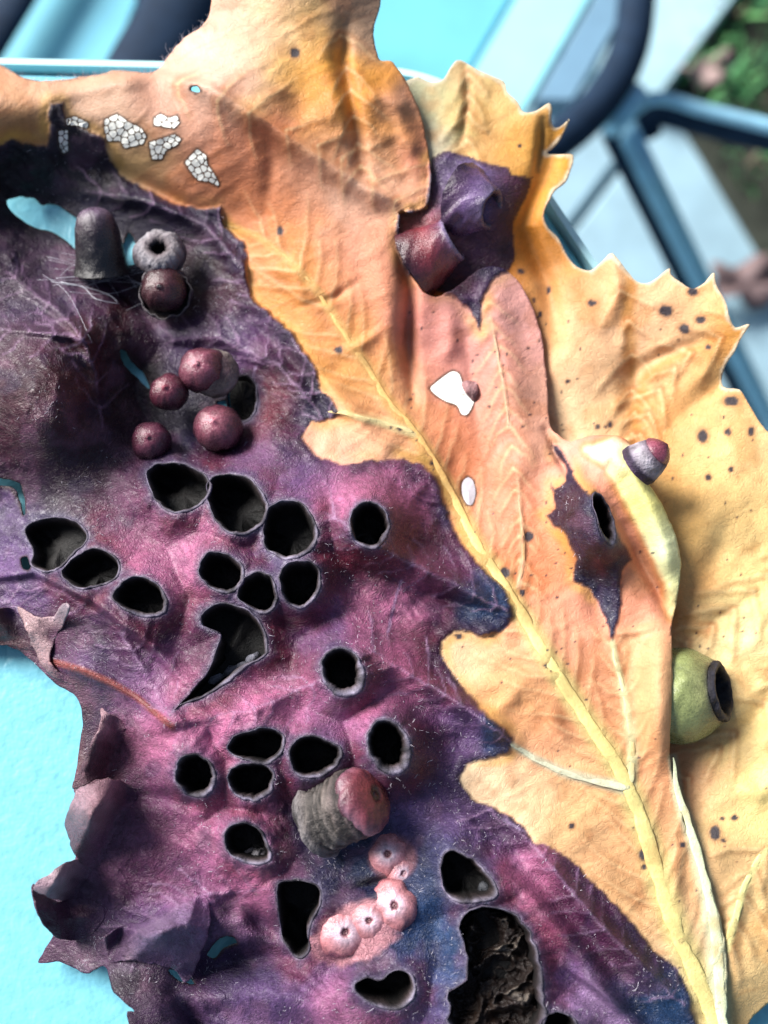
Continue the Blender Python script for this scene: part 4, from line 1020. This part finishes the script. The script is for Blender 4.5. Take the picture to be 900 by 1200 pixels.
flap([(112,1112),(124,1098),(150,1082),(172,1078),(205,1052),(232,1045),(246,1060),(244,1090),(236,1115),(222,1150),(208,1140),(196,1134),(170,1128),(145,1125),(128,1128)],
     [(112,1112,7.5),(150,1084,10.5),(205,1054,10),(232,1045,9),(244,1090,8),(222,1150,5),(196,1134,6.5),(170,1128,7),(128,1128,7.5),(190,1090,10.5),(220,1100,8.8)], [(190,1080,150,124,160,24),(225,1090,140,110,150,22),(190,1118,112,84,120,18),(135,1110,150,120,140,16),(230,1130,150,116,150,14)], 18, [(112,1112),(128,1128),(150,1080),(205,1052),(232,1045),(246,1060)])
flap([(20,712),(40,722),(62,722),(72,708),(80,712),(72,735),(66,745),(58,775),(80,795),(92,800),(76,800),(56,788),(44,770),(32,742)],
     [(20,712,6),(62,722,7),(80,712,9.5),(58,775,7),(92,800,7),(44,770,5),(32,742,6.5)], [(50,745,196,160,164,22),(75,715,206,184,196,10),(60,785,150,112,120,16)], 23, [(80,795),(92,800),(66,745)])
flap([(118,830),(128,836),(146,850),(145,860),(132,905),(110,915),(85,925),(96,895),(108,870),(118,850)],
     [(118,830,8.5),(146,850,10),(132,905,9),(85,925,8.5),(108,870,10),(125,860,10.5)], [(128,850,180,140,150,12),(110,890,110,76,88,22)], 28, [(146,850),(145,860),(132,905)])
flap([(-40,716),(0,713),(22,716),(34,738),(44,768),(20,758),(0,756),(-40,752)],
     [(-40,716,4.5),(22,716,6),(44,768,4.5),(0,756,3.5),(0,732,5.5)], [(0,735,72,42,48,30),(30,735,110,76,84,14)], 33, [(22,716),(34,738),(44,768)])

# ---- raised veins ----------------------------------------------------------
def tube(pts, radii, n=8, flat=1.0, up=(0, 0, 1), closed_ends=True):
    pts = np.asarray(pts); m = len(pts); V = []; F = []
    up = np.asarray(up, float)
    for i in range(m):
        t = pts[min(i + 1, m - 1)] - pts[max(i - 1, 0)]; t = t / (np.linalg.norm(t) + 1e-12)
        s = np.cross(t, up); s /= (np.linalg.norm(s) + 1e-12); q = np.cross(s, t)
        for k in range(n):
            a = 2 * math.pi * k / n
            V.append(pts[i] + radii[i] * (math.cos(a) * s + flat * math.sin(a) * q))
    for i in range(m - 1):
        for k in range(n):
            F.append((i * n + k, i * n + (k + 1) % n, (i + 1) * n + (k + 1) % n, (i + 1) * n + k))
    if closed_ends:
        F.append(tuple(range(n))[::-1]); F.append(tuple(range((m - 1) * n, m * n)))
    return np.array(V), F
def vein_obj(name, poly, w0, w1, tint, hf, lift=-.035, label=None):
    nm_mid = name == 'midrib'
    p_ = smooth_poly(poly, 9, False); m = len(p_); k = np.linspace(0, 1, m)
    p_[:, 0] += 1.6 * fbm(p_[:, 0] / 18, p_[:, 1] / 18, 90, 2); p_[:, 1] += 1.6 * fbm(p_[:, 0] / 18, p_[:, 1] / 18, 92, 2)
    h = hf(p_[:, 0], p_[:, 1]); h = np.convolve(np.pad(h, 3, 'edge'), np.ones(7) / 7, 'valid')
    wpx = (w0 + (w1 - w0) * k) * (1 + .35 * fbm(p_[:, 0] / 14, p_[:, 1] / 14, 93, 3))
    wpx *= np.minimum(1, .2 + k * 5) * np.minimum(1, .3 + (1 - k) * 14)
    rad = wpx * .5 * np.array([mmpx(a, b, c) for (a, b), c in zip(p_, h)]) * .001
    V, F = tube(P(p_[:, 0], p_[:, 1], h + lift), rad, 12, .19)
    c = np.repeat(np.array([lin(*tint) * .85]), len(V), 0)
    uu = np.repeat(p_[:, 0], 12); vv = np.repeat(p_[:, 1], 12)
    if nm_mid: c = put(c, .85 * (1 - sstep(500, 800, vv)), lin(228, 176, 104) * .9)
    c = c * (1 + .30 * fbm(uu / 30, vv / 30, 95, 3))[:, None]
    if tint[1] > 100: c = put(c, .55 * sstep(.1, .45, fbm(uu / 40, vv / 40, 97, 3)), lin(196, 158, 96) * .85)
    o = mk(name, V, F, M_VEIN, root, c)
    if label: o['label'] = label
for i, (poly, w0, w1, tint) in enumerate(VEINS):
    if i == 0: vein_obj('midrib', poly, w0 * .55, w1 * .78, tint, h_A)
    else: vein_obj('vein', poly, w0 * .8, w1 * .8, tint, h_A)
vein_obj('vein', *VEINS_B[0], h_B)
vein_obj('vein', RED_VEINS[0], 2.5, 4.5, (112,48,46), h_A, -.05, 'short reddish brown vein on the purple skin')

# ---- open gall chambers ----------------------------------------------------
def spans(pl, k):                      # resample a closed outline to k points
    q = np.vstack([pl, pl[:1]]); s = np.r_[0, np.cumsum(np.hypot(*np.diff(q, axis=0).T))]
    t = np.linspace(0, s[-1], k, endpoint=False)
    return np.stack([np.interp(t, s, q[:, 0]), np.interp(t, s, q[:, 1])], 1)
CUP_LABEL = {'c8': 'kidney shaped open chamber with torn pale lip', 'c22': 'largest open chamber with ragged brown fibres inside', 'c16': 'open chamber with thick pale rim', 'c21': 'heart shaped open chamber', 'c1': 'round open chamber alone on a pink swelling'}
def gall_cup(nm, pl, rim, rw, depth, hf):
    K = 56
    q = spans(pl, K); c0 = q.mean(0); hs = hf(q[:, 0], q[:, 1])
    W = P(q[:, 0], q[:, 1], hs); C0 = W.mean(0)
    px = mmpx(c0[0], c0[1], hs.mean()) * .001
    dirn = C0 - W; ln = np.linalg.norm(dirn, axis=1, keepdims=True); inn = dirn / ln
    jag = fbm(q[:, 0] / 7, q[:, 1] / 7, 101, 3)
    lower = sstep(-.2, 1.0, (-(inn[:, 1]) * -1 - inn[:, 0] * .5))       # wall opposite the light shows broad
    wide = rw * (.45 + 1.0 * np.clip(inn[:, 1] * .8 - inn[:, 0] * .6 + .2 + .5 * jag, 0, 1.2)) * px  # pale lip widened at lower right to imitate light catching it
    lim = np.minimum(depth * .001, hs * .001 - .0005)
    rings = []; cols = []
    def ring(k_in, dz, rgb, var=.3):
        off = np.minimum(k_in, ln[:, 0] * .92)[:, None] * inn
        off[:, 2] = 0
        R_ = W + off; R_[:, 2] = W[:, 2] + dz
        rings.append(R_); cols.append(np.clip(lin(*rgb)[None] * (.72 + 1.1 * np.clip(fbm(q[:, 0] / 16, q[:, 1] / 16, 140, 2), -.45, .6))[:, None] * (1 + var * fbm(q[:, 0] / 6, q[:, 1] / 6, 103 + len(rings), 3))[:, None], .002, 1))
    up = .00008 + .00034 * np.clip(jag + .25, 0, 1)
    ring(-1.2 * px + 0 * wide, -.00014 + 0 * up, (70, 52, 78), .7)
    ring(-.5 * px + 0 * wide, up * .6, (84, 74, 94), .9)
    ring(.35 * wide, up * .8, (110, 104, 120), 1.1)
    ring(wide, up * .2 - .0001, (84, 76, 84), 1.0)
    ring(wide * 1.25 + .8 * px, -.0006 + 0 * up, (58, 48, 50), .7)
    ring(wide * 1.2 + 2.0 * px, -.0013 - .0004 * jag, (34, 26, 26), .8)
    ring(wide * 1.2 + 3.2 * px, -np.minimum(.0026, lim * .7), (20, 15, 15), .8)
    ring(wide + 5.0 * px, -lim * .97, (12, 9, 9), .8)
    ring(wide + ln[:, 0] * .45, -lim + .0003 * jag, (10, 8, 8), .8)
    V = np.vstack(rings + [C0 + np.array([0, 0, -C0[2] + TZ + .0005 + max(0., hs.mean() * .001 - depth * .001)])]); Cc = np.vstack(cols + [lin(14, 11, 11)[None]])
    n = len(rings); F = []
    for r in range(n - 1):
        for k in range(K):
            F.append((r * K + k, r * K + (k + 1) % K, (r + 1) * K + (k + 1) % K, (r + 1) * K + k))
    for k in range(K): F.append(((n - 1) * K + k, (n - 1) * K + (k + 1) % K, n * K))
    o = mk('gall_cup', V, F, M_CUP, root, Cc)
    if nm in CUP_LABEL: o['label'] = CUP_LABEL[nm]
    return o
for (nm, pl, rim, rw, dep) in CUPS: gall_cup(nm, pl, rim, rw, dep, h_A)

# ---- galls -----------------------------------------------------------------
def frame(ax):
    a = Vector(ax).normalized(); s = a.cross(Vector((0, 1, 0.3))).normalized(); q = a.cross(s)
    return np.array(a), np.array(s), np.array(q)
def revolve(name, prof, base, axis, px, mat, parent, n=40, seed=0, rough=.05, wob=.06, stripes=0, zstripes=0, label=None, squash=1.0):
    """prof: rows of (radius, height, r, g, b), lengths in picture pixels at that place"""
    prof = [tuple(p_) for p_ in prof]; P2 = []
    P2 = smooth_poly(prof, 5, False); P2[:, 0] = np.maximum(P2[:, 0], .2); P2[:, 2:] = np.clip(P2[:, 2:], 3, 252)
    a, s, q = frame(axis); V = []; Cc = []
    th = np.arange(n) * 2 * math.pi / n
    for i, row in enumerate(P2):
        r = row[0] * (1 + wob * fbm(np.cos(th) * 1.3 + 7 + seed, np.sin(th) * 1.3 + row[1] * .03, seed, 2) + rough * fbm(np.cos(th) * 4 + 9, np.sin(th) * 4 + row[1] * .12 + seed, seed + 2, 3))
        z = row[1] + 0 * th
        if stripes: r = r * (1 + stripes * fbm(th * 5, row[1] * .05 + 0 * th, seed + 5, 2))
        if zstripes: r = r * (1 + zstripes * ridged(th * .9 + .02 * row[1], row[1] * .17 + .6 * np.sin(th * 2), seed + 6, 2))
        V.append(np.asarray(base) + px * (r[:, None] * (np.cos(th)[:, None] * s + squash * np.sin(th)[:, None] * q) + z[:, None] * a))
        c = lin(*row[2:5])[None] * (1 + .5 * fbm(np.cos(th) * 2 + seed, np.sin(th) * 2 + row[1] * .08, seed + 8, 3))[:, None]
        if zstripes: c = c * (.22 + 1.05 * np.clip(ridged(th * .9 + .02 * row[1], row[1] * .17 + .6 * np.sin(th * 2), seed + 6, 2), 0, 1.2))[:, None]
        Cc.append(np.clip(c, .003, 1))
    m = len(P2); F = []
    for i in range(m - 1):
        for k in range(n):
            F.append((i * n + k, i * n + (k + 1) % n, (i + 1) * n + (k + 1) % n, (i + 1) * n + k))
    F.append(tuple(range((m - 1) * n, m * n)))
    o = mk(name, np.vstack(V), F, mat, parent, np.vstack(Cc))
    if label: o['label'] = label
    return o
def at(u, v, h): return P(np.array(float(u)), np.array(float(v)), np.array(float(h)))
def hA(u, v): return float(h_A(np.array([float(u)]), np.array([float(v)]))[0])
def hB(u, v): return float(h_B(np.array([float(u)]), np.array([float(v)]))[0])

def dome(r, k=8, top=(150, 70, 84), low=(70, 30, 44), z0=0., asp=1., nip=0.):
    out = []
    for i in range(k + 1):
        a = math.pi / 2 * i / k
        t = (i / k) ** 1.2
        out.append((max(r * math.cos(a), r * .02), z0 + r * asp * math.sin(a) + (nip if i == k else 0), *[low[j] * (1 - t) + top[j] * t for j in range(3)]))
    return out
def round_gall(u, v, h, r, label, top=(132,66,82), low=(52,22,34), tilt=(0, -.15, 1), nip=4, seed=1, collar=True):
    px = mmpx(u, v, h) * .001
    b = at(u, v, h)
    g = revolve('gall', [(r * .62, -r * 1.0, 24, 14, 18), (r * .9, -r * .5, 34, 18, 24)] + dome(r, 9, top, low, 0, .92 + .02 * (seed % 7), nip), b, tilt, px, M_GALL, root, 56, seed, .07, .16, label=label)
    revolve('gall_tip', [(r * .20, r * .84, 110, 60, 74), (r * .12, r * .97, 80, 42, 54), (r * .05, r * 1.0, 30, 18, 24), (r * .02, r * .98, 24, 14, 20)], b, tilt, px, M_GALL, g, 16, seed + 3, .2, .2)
    return g
revolve('gall', [(33, -8, 16, 13, 17), (29, 4, 20, 16, 20), (27, 24, 28, 22, 28), (25, 42, 42, 31, 40), (21, 56, 66, 52, 66), (14, 64, 92, 76, 94), (7, 67, 88, 72, 90), (1, 68, 76, 62, 80)], at(119, 312, 3.0), (-.02, .80, .62), mmpx(119,300,5) * .001, M_GALL, root, 44, 31, .06, .06, .02,
        label='tall dark bullet shaped gall beside the bright tear')
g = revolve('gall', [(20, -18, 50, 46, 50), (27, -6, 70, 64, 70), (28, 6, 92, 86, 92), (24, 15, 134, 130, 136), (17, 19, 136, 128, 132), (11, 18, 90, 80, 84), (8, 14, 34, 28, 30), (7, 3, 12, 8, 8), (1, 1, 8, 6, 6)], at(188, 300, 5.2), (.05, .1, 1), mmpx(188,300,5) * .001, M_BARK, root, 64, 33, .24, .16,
            label='round grey gall with a small black exit hole in its top')
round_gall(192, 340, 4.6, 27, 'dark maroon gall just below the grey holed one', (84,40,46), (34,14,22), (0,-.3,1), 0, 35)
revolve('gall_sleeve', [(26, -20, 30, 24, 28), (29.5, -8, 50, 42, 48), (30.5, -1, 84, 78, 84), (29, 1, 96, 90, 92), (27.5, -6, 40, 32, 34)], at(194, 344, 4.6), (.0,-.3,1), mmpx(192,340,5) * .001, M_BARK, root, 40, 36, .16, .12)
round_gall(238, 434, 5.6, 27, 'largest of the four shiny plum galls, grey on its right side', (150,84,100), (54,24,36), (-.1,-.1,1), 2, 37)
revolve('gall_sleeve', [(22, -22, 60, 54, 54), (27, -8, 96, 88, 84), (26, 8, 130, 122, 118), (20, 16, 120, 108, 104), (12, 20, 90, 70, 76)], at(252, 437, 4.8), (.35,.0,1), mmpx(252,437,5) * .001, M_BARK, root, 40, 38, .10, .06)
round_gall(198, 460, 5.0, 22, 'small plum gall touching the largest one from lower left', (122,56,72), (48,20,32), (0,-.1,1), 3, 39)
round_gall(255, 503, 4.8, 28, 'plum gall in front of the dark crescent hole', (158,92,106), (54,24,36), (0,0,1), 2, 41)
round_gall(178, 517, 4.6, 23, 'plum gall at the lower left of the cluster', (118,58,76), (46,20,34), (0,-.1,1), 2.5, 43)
# the cut-open gall with the pink cap
b8 = at(394, 951, hA(386, 953) + 1.6); ax8 = (.70, .30, .52); px8 = mmpx(384, 950, 9) * .001
g8 = revolve('gall', [(40, -30, 54, 48, 50), (44, -25, 130, 124, 126), (40, -16, 118, 110, 108), (39, -6, 118, 110, 106), (38, 6, 114, 106, 102), (39.5, 18, 108, 98, 94), (40, 34, 90, 78, 78), (36, 44, 70, 56, 60)], b8, ax8, px8, M_BARK, root, 140, 45, .07, .06, 0, .085,
             label='stout gall lying on its side, grey fibrous wall and pink cap')
revolve('gall_cap', [(38, 35, 80, 44, 54), (40, 41, 112, 76, 90), (38, 48, 116, 70, 82), (31, 56, 106, 50, 58), (21, 60, 104, 46, 48), (11, 63, 96, 40, 40), (6, 61, 50, 24, 24), (1, 62, 70, 30, 30)], b8, ax8, px8, M_GALL, g8, 64, 46, .10, .14)
# twin and triple buds with ringed tips
def bud(u, v, h, r, seed, parent, ringc=(214,190,196), axis=(.05,.1,1)):
    return revolve('gall_bud', [(r * .9, -r * .7, 120, 78, 92), (r, -r * .2, 176, 108, 112), (r * .95, r * .15, 204, 138, 136), (r * .75, r * .48, 210, 148, 146), (r * .48, r * .66, 214, 170, 172), (r * .30, r * .74, *ringc), (r * .20, r * .72, 190, 160, 166), (r * .13, r * .60, 110, 70, 76), (r * .08, r * .58, 140, 96, 98), (r * .02, r * .62, 110, 70, 74)],
                   at(u, v, h), axis, mmpx(u, v, h) * .001, M_GALL, parent, 44, seed, .10, .22)
def bud(u, v, r, seed, lb, axis):
    o = revolve('gall_bud', [(r * .98, -r * .8, 80, 56, 72), (r * 1.02, -r * .35, 110, 70, 82), (r * .98, r * .05, 146, 90, 98), (r * .84, r * .34, 176, 114, 118), (r * .62, r * .53, 186, 128, 134), (r * .42, r * .62, 198, 156, 166), (r * .24, r * .66, 204, 178, 190), (r * .16, r * .62, 176, 130, 138), (r * .10, r * .54, 110, 70, 78), (r * .06, r * .56, 130, 90, 96), (r * .02, r * .53, 110, 70, 76)],
                at(u, v, hA(u, v) - .95), axis, mmpx(u, v, 9) * .001, M_GALL, root, 64, seed, .10, .26, label=lb)
for u_, v_, r_, lb, ax in ((455,1001,26,'upper of the pink twin buds below the capped gall',(-.05,.1,1)),(471,1021,20,'lower and smaller of the pink twin buds',(.15,-.1,1)),(403,1090,30,'left of the three fused pink buds',(.15,.0,1)),(433,1077,25,'middle of the three fused pink buds',(0,.0,1)),(464,1062,29,'right of the three fused pink buds',(-.1,.15,1))):
    bud(u_, v_, r_, 51 + r_, lb, ax)
# conical gall on the cream fold
b11 = at(752, 543, hA(745, 545) + .6)
g11 = revolve('gall', [(25, -7, 60, 40, 66), (25, 0, 44, 34, 54), (24, 4, 120, 112, 124), (22, 12, 150, 144, 152), (19, 20, 116, 104, 116), (17, 23, 70, 44, 56)], b11, (.66, .42, .62), mmpx(752,540,8) * .001, M_BARK, root, 44, 61, .05, .05, .05, label='small conical gall with grey sides and plum cap on the cream fold')
revolve('gall_cap', [(17.5, 20, 80, 40, 58), (18, 24, 120, 60, 78), (13, 30, 134, 66, 82), (7, 34, 110, 50, 66), (1, 37, 70, 30, 40)], b11, (.66, .42, .62), mmpx(752,540,8) * .001, M_GALL, g11, 32, 62, .06, .08)
# green gall under the fold
b12 = at(790, 815, 3.4); ax12 = (.80, .06, .52); p12 = mmpx(800, 815, 5) * .001
g12 = revolve('gall', [(54, -30, 96, 110, 60), (68, -8, 124, 136, 84), (70, 10, 136, 146, 92), (64, 28, 130, 140, 88), (55, 40, 124, 130, 84), (47, 49, 104, 106, 70), (42, 52, 40, 38, 36), (36, 40, 16, 14, 14), (12, 24, 10, 9, 9), (1, 22, 8, 8, 8)], b12, ax12, p12, M_GALL, root, 64, 65, .03, .08, squash=.8, label='olive green gall with a dark open mouth, tucked under the orange fold')
revolve('mouth', [(44, 47, 54, 50, 52), (42, 55, 30, 28, 34), (38, 59, 60, 58, 68), (32, 57, 24, 22, 26), (29, 46, 24, 26, 30), (26, 34, 40, 52, 62), (16, 26, 26, 32, 38), (1, 24, 12, 12, 14)], b12, ax12, p12, M_CUP, g12, 56, 66, .14, .08, squash=.8)
# two open tubes in the purple patch of the rear lobe
b13 = at(500, 300, hB(500, 300) - .6)
revolve('gall_tube', [(50, -22, 60, 28, 40), (45, -4, 92, 36, 46), (39, 12, 118, 48, 56), (34, 26, 112, 54, 68), (31, 36, 96, 60, 82), (31, 41, 120, 100, 130), (28, 44, 136, 122, 150), (25, 42, 70, 46, 60), (19, 24, 40, 16, 18), (12, 10, 20, 8, 9), (1, 8, 12, 6, 6)], b13, (.80, .34, .40), mmpx(500,300,7) * .00084, M_GALL, root, 72, 71, .05, .07, label='maroon gall tube with torn open end among the orange folds')
b14 = at(556, 240, hB(556, 240) - .6)
revolve('gall_tube', [(56, -22, 50, 30, 54), (48, -6, 74, 50, 80), (39, 8, 100, 76, 116), (31, 22, 92, 74, 108), (26, 31, 84, 74, 100), (20, 28, 60, 56, 80), (17, 16, 24, 22, 34), (10, 4, 14, 12, 20), (1, 2, 10, 8, 14)], b14, (.70, -.42, .38), mmpx(556,240,8) * .00082, M_GALL, root, 72, 73, .07, .16, label='bluish purple gall tube with dark mouth between the yellow lobes')

# ragged brown partitions inside the largest chamber
def partition(pts, w0, rgb, seed, base=5.2):
    p_ = smooth_poly(pts, 7, False); m = len(p_)
    h = base + 1.6 * fbm(p_[:, 0] / 9, p_[:, 1] / 9, seed, 3)
    rad = w0 * (.7 + .9 * np.abs(fbm(p_[:, 0] / 6, p_[:, 1] / 6, seed + 2, 3))) * .0001
    V, F = tube(P(p_[:, 0], p_[:, 1], h), rad, 8, 1.6)
    V = V + .00025 * np.stack([fbm(V[:, 0] * 2500, V[:, 1] * 2500, seed + k, 2) for k in range(3)], 1)
    c = lin(*rgb)[None] * (1 + .6 * fbm(V[:, 0] * 3000, V[:, 1] * 3000, seed, 3))[:, None]
    o = mk('partition', V, F, M_BARK, root, np.clip(c, .003, 1))
c22 = [q_ for q_ in CUPS if q_[0] == 'c22'][0][1]
hc22 = float(np.mean(h_A(c22[:, 0], c22[:, 1])))
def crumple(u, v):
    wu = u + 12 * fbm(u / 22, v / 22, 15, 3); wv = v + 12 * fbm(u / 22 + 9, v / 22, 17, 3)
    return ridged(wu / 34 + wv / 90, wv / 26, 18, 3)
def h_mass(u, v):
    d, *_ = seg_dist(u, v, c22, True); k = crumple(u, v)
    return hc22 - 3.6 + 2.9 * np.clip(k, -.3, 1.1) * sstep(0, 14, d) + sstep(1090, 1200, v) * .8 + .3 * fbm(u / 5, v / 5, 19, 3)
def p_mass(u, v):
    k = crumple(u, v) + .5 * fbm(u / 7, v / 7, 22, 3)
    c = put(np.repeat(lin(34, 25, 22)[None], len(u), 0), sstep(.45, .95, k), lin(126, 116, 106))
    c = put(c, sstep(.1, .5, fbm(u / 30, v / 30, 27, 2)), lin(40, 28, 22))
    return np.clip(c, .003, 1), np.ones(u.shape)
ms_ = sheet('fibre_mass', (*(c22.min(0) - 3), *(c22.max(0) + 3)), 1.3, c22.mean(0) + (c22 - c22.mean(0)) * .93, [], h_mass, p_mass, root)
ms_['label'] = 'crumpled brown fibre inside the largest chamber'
for i, (pts, w_, c_) in enumerate([([(558,1050),(566,1038),(574,1046)], 4, (70,72,78)), ([(295,1008),(303,1000),(311,1004)], 5, (130,126,130)), ([(286,1002),(297,996),(304,1008)], 3, (104,100,104)),
        ([(218,812),(246,800),(280,782),(304,768)], 5, (104,104,114))]): partition(pts, w_, c_, 130 + i, 6.3)

# ---- skeletonised windows: every dry cell its own piece --------------------
def clip_half(poly, mid, nrm):
    out = []; n = len(poly)
    for i in range(n):
        a, b = poly[i], poly[(i + 1) % n]
        da, db = np.dot(a - mid, nrm), np.dot(b - mid, nrm)
        if da <= 0: out.append(a)
        if da * db < 0: out.append(a + (b - a) * da / (da - db))
    return out
for wi, (nm, pl) in enumerate(WINDOWS):
    pl = np.array(pl, float); want = WCELLS[nm]; rr = np.random.default_rng(40 + wi)
    if want == 1: pts_ = [pl.mean(0)]
    else:
        lo, hi = pl.min(0), pl.max(0); cand = rr.uniform(lo, hi, (900, 2)); cand = cand[inside(cand[:, 0], cand[:, 1], pl)]
        pts_ = [cand[0]]
        while len(pts_) < want:
            d = np.min(np.hypot(cand[:, None, 0] - np.array(pts_)[None, :, 0], cand[:, None, 1] - np.array(pts_)[None, :, 1]), 1)
            pts_.append(cand[np.argmax(d * rr.uniform(.75, 1, len(d)))])
    for i, c_ in enumerate(pts_):
        poly = [np.array(q) for q in pl]
        for j, e in enumerate(pts_):
            if i != j: poly = clip_half(poly, (c_ + e) / 2, e - c_)
            if len(poly) < 3: break
        if len(poly) < 3: continue
        poly = np.array(poly); ctr = poly.mean(0); size = np.hypot(*(poly - ctr).T).mean()
        poly = ctr + (poly - ctr) * max(.35, 1 - 1.15 / size)
        q = smooth_poly(poly, 3); n = len(q)
        hh = h_A(q[:, 0], q[:, 1]) + .06; hc = float(np.mean(hh))
        top = P(q[:, 0], q[:, 1], hh); low = P(q[:, 0], q[:, 1], hh - .25)
        V = np.vstack([top, low, at(ctr[0], ctr[1], hc)[None]]); F = []
        for k in range(n):
            F.append((k, 2 * n, (k + 1) % n)); F.append((k, (k + 1) % n, n + (k + 1) % n, n + k))
        base = lin(196, 190, 196) * .8 if nm == 'g' else lin(250, 250, 240) * rr.uniform(.78, .95)
        o = mk('dry_cell', V, [f[::-1] for f in F], M_PAPER, root, np.repeat(base[None], len(V), 0), smooth=False)

fit_ = [(541,449),(547,446),(556,447),(560,452),(560,461),(556,470),(550,466),(545,460)]
q = rough_poly(np.array(fit_, float), .5, .3, 7, 4); n = len(q); hh = h_A(q[:, 0], q[:, 1])
top = P(q[:, 0], q[:, 1], hh + .35 + .25 * np.sin(np.arange(n) * .5)); low = P(q[:, 0], q[:, 1], hh + .12)
V = np.vstack([top, low, (top.mean(0) + np.array([0, 0, .0003]))[None]]); F = []
for k in range(n): F += [(k, (k + 1) % n, 2 * n)[::-1], ((k + 1) % n, k, n + k, n + (k + 1) % n)[::-1]]
mk('leaf_flake', V, F, M_BARK, root, np.repeat(lin(150, 112, 112)[None], len(V), 0))
# ---- fine hairs ------------------------------------------------------------
def hairs(pts, length, width, seed, name='leaf_hair', lift=.25, follow=None, mat=None):
    rr = np.random.default_rng(seed); V = []; F = []
    for i, (p0, L_) in enumerate(zip(pts, length)):
        a = rr.uniform(0, 2 * math.pi) if follow is None else follow[i] + rr.normal(0, .5)
        el = abs(rr.normal(lift, .3)); bend = rr.normal(0, .8)
        p_ = np.array(p0); b = len(V); w_ = width * rr.uniform(.6, 1.3)
        for k in range(4):
            dr = np.array([math.cos(a) * math.cos(el), math.sin(a) * math.cos(el), math.sin(el)])
            sd_ = np.array([-math.sin(a), math.cos(a), 0]); tp = (1 - .22 * k)
            V += [p_ + sd_ * w_ * tp, p_ - sd_ * w_ * tp, p_ + np.array([0, 0, 1.4 * w_ * tp])]
            p_ = p_ + dr * L_ / 3; a += bend * .4; el -= .25
        for k in range(3):
            q = b + 3 * k
            F += [(q, q + 3, q + 5, q + 2), (q + 2, q + 5, q + 4, q + 1), (q + 1, q + 4, q + 3, q)]
    o = mk(name, V, F, mat or M_HAIR, root); o['kind'] = 'stuff'
    return o
rr = np.random.default_rng(77)
cu = rr.uniform(0, 860, 14000); cv = rr.uniform(170, 1230, 14000)
pu, ss = purple_amount(cu, cv)
ok = (pu > .5) & inside(cu, cv, rough_A) & (fbm(cu / 60, cv / 60, 88, 3) + rr.uniform(-.25, .25, 14000) > .16)
for pl in cup_holes + thru: ok &= ~inside(cu, cv, pl)
cu, cv = cu[ok], cv[ok]
hh = h_A(cu, cv)
hairs(P(cu, cv, hh + .01), np.abs(rr.normal(.00012, .00022, len(cu))) + .0001, .000024, 5)
# fuzz along the rolled upper edge
eu = np.r_[rr.uniform(0, 185, 260), rr.uniform(186, 250, 90)]; ev = np.interp(eu, [0, 30, 60, 110, 140, 180, 200, 215, 240, 250], [76, 92, 95, 88, 82, 84, 62, 45, 28, 10]) + 2
hairs(P(eu, ev, h_A(eu, ev)), np.abs(rr.normal(.0006, .0004, len(eu))), .000012, 6, lift=.6, follow=np.full(len(eu), 1.6))

# ---- spider silk, lying on the leaf ---------------------------------------
SILK = [[(66,326),(110,322),(160,312),(198,304)],[(62,334),(120,330),(170,318)],[(60,330),(96,336),(112,350),(140,356)],[(50,322),(80,345),(108,402)],[(148,364),(165,356),(188,349)],[(96,304),(88,312),(100,330)],[(70,330),(106,338),(128,346),(138,354)],[(200,302),(214,316),(222,312)]]
for k_ in range(16):
    a0, a1 = rr.uniform([40, 296], [110, 345]), rr.uniform([110, 300], [205, 352])
    SILK.append([tuple(a0), tuple((a0 + a1) / 2 + rr.normal(0, 7, 2)), tuple(a1)])
sroot = thing('spider_silk', 'pale spider silk threads stretched over the purple skin below the bullet shaped gall', 'spider silk', tuple(at(110, 330, hA(110, 330))))
for i, s_ in enumerate(SILK):
    q = smooth_poly(s_, 6, False); h = h_A(q[:, 0], q[:, 1]); h = np.maximum(np.linspace(h[0], h[-1], len(h)), h) + .15
    V, F = tube(P(q[:, 0], q[:, 1], h), np.full(len(q), (.000022 if len(s_) > 3 else .000012)) * (1 + .5 * rr.random(len(q))), 5)
    mk('thread', V, F, M_SILK, sroot)
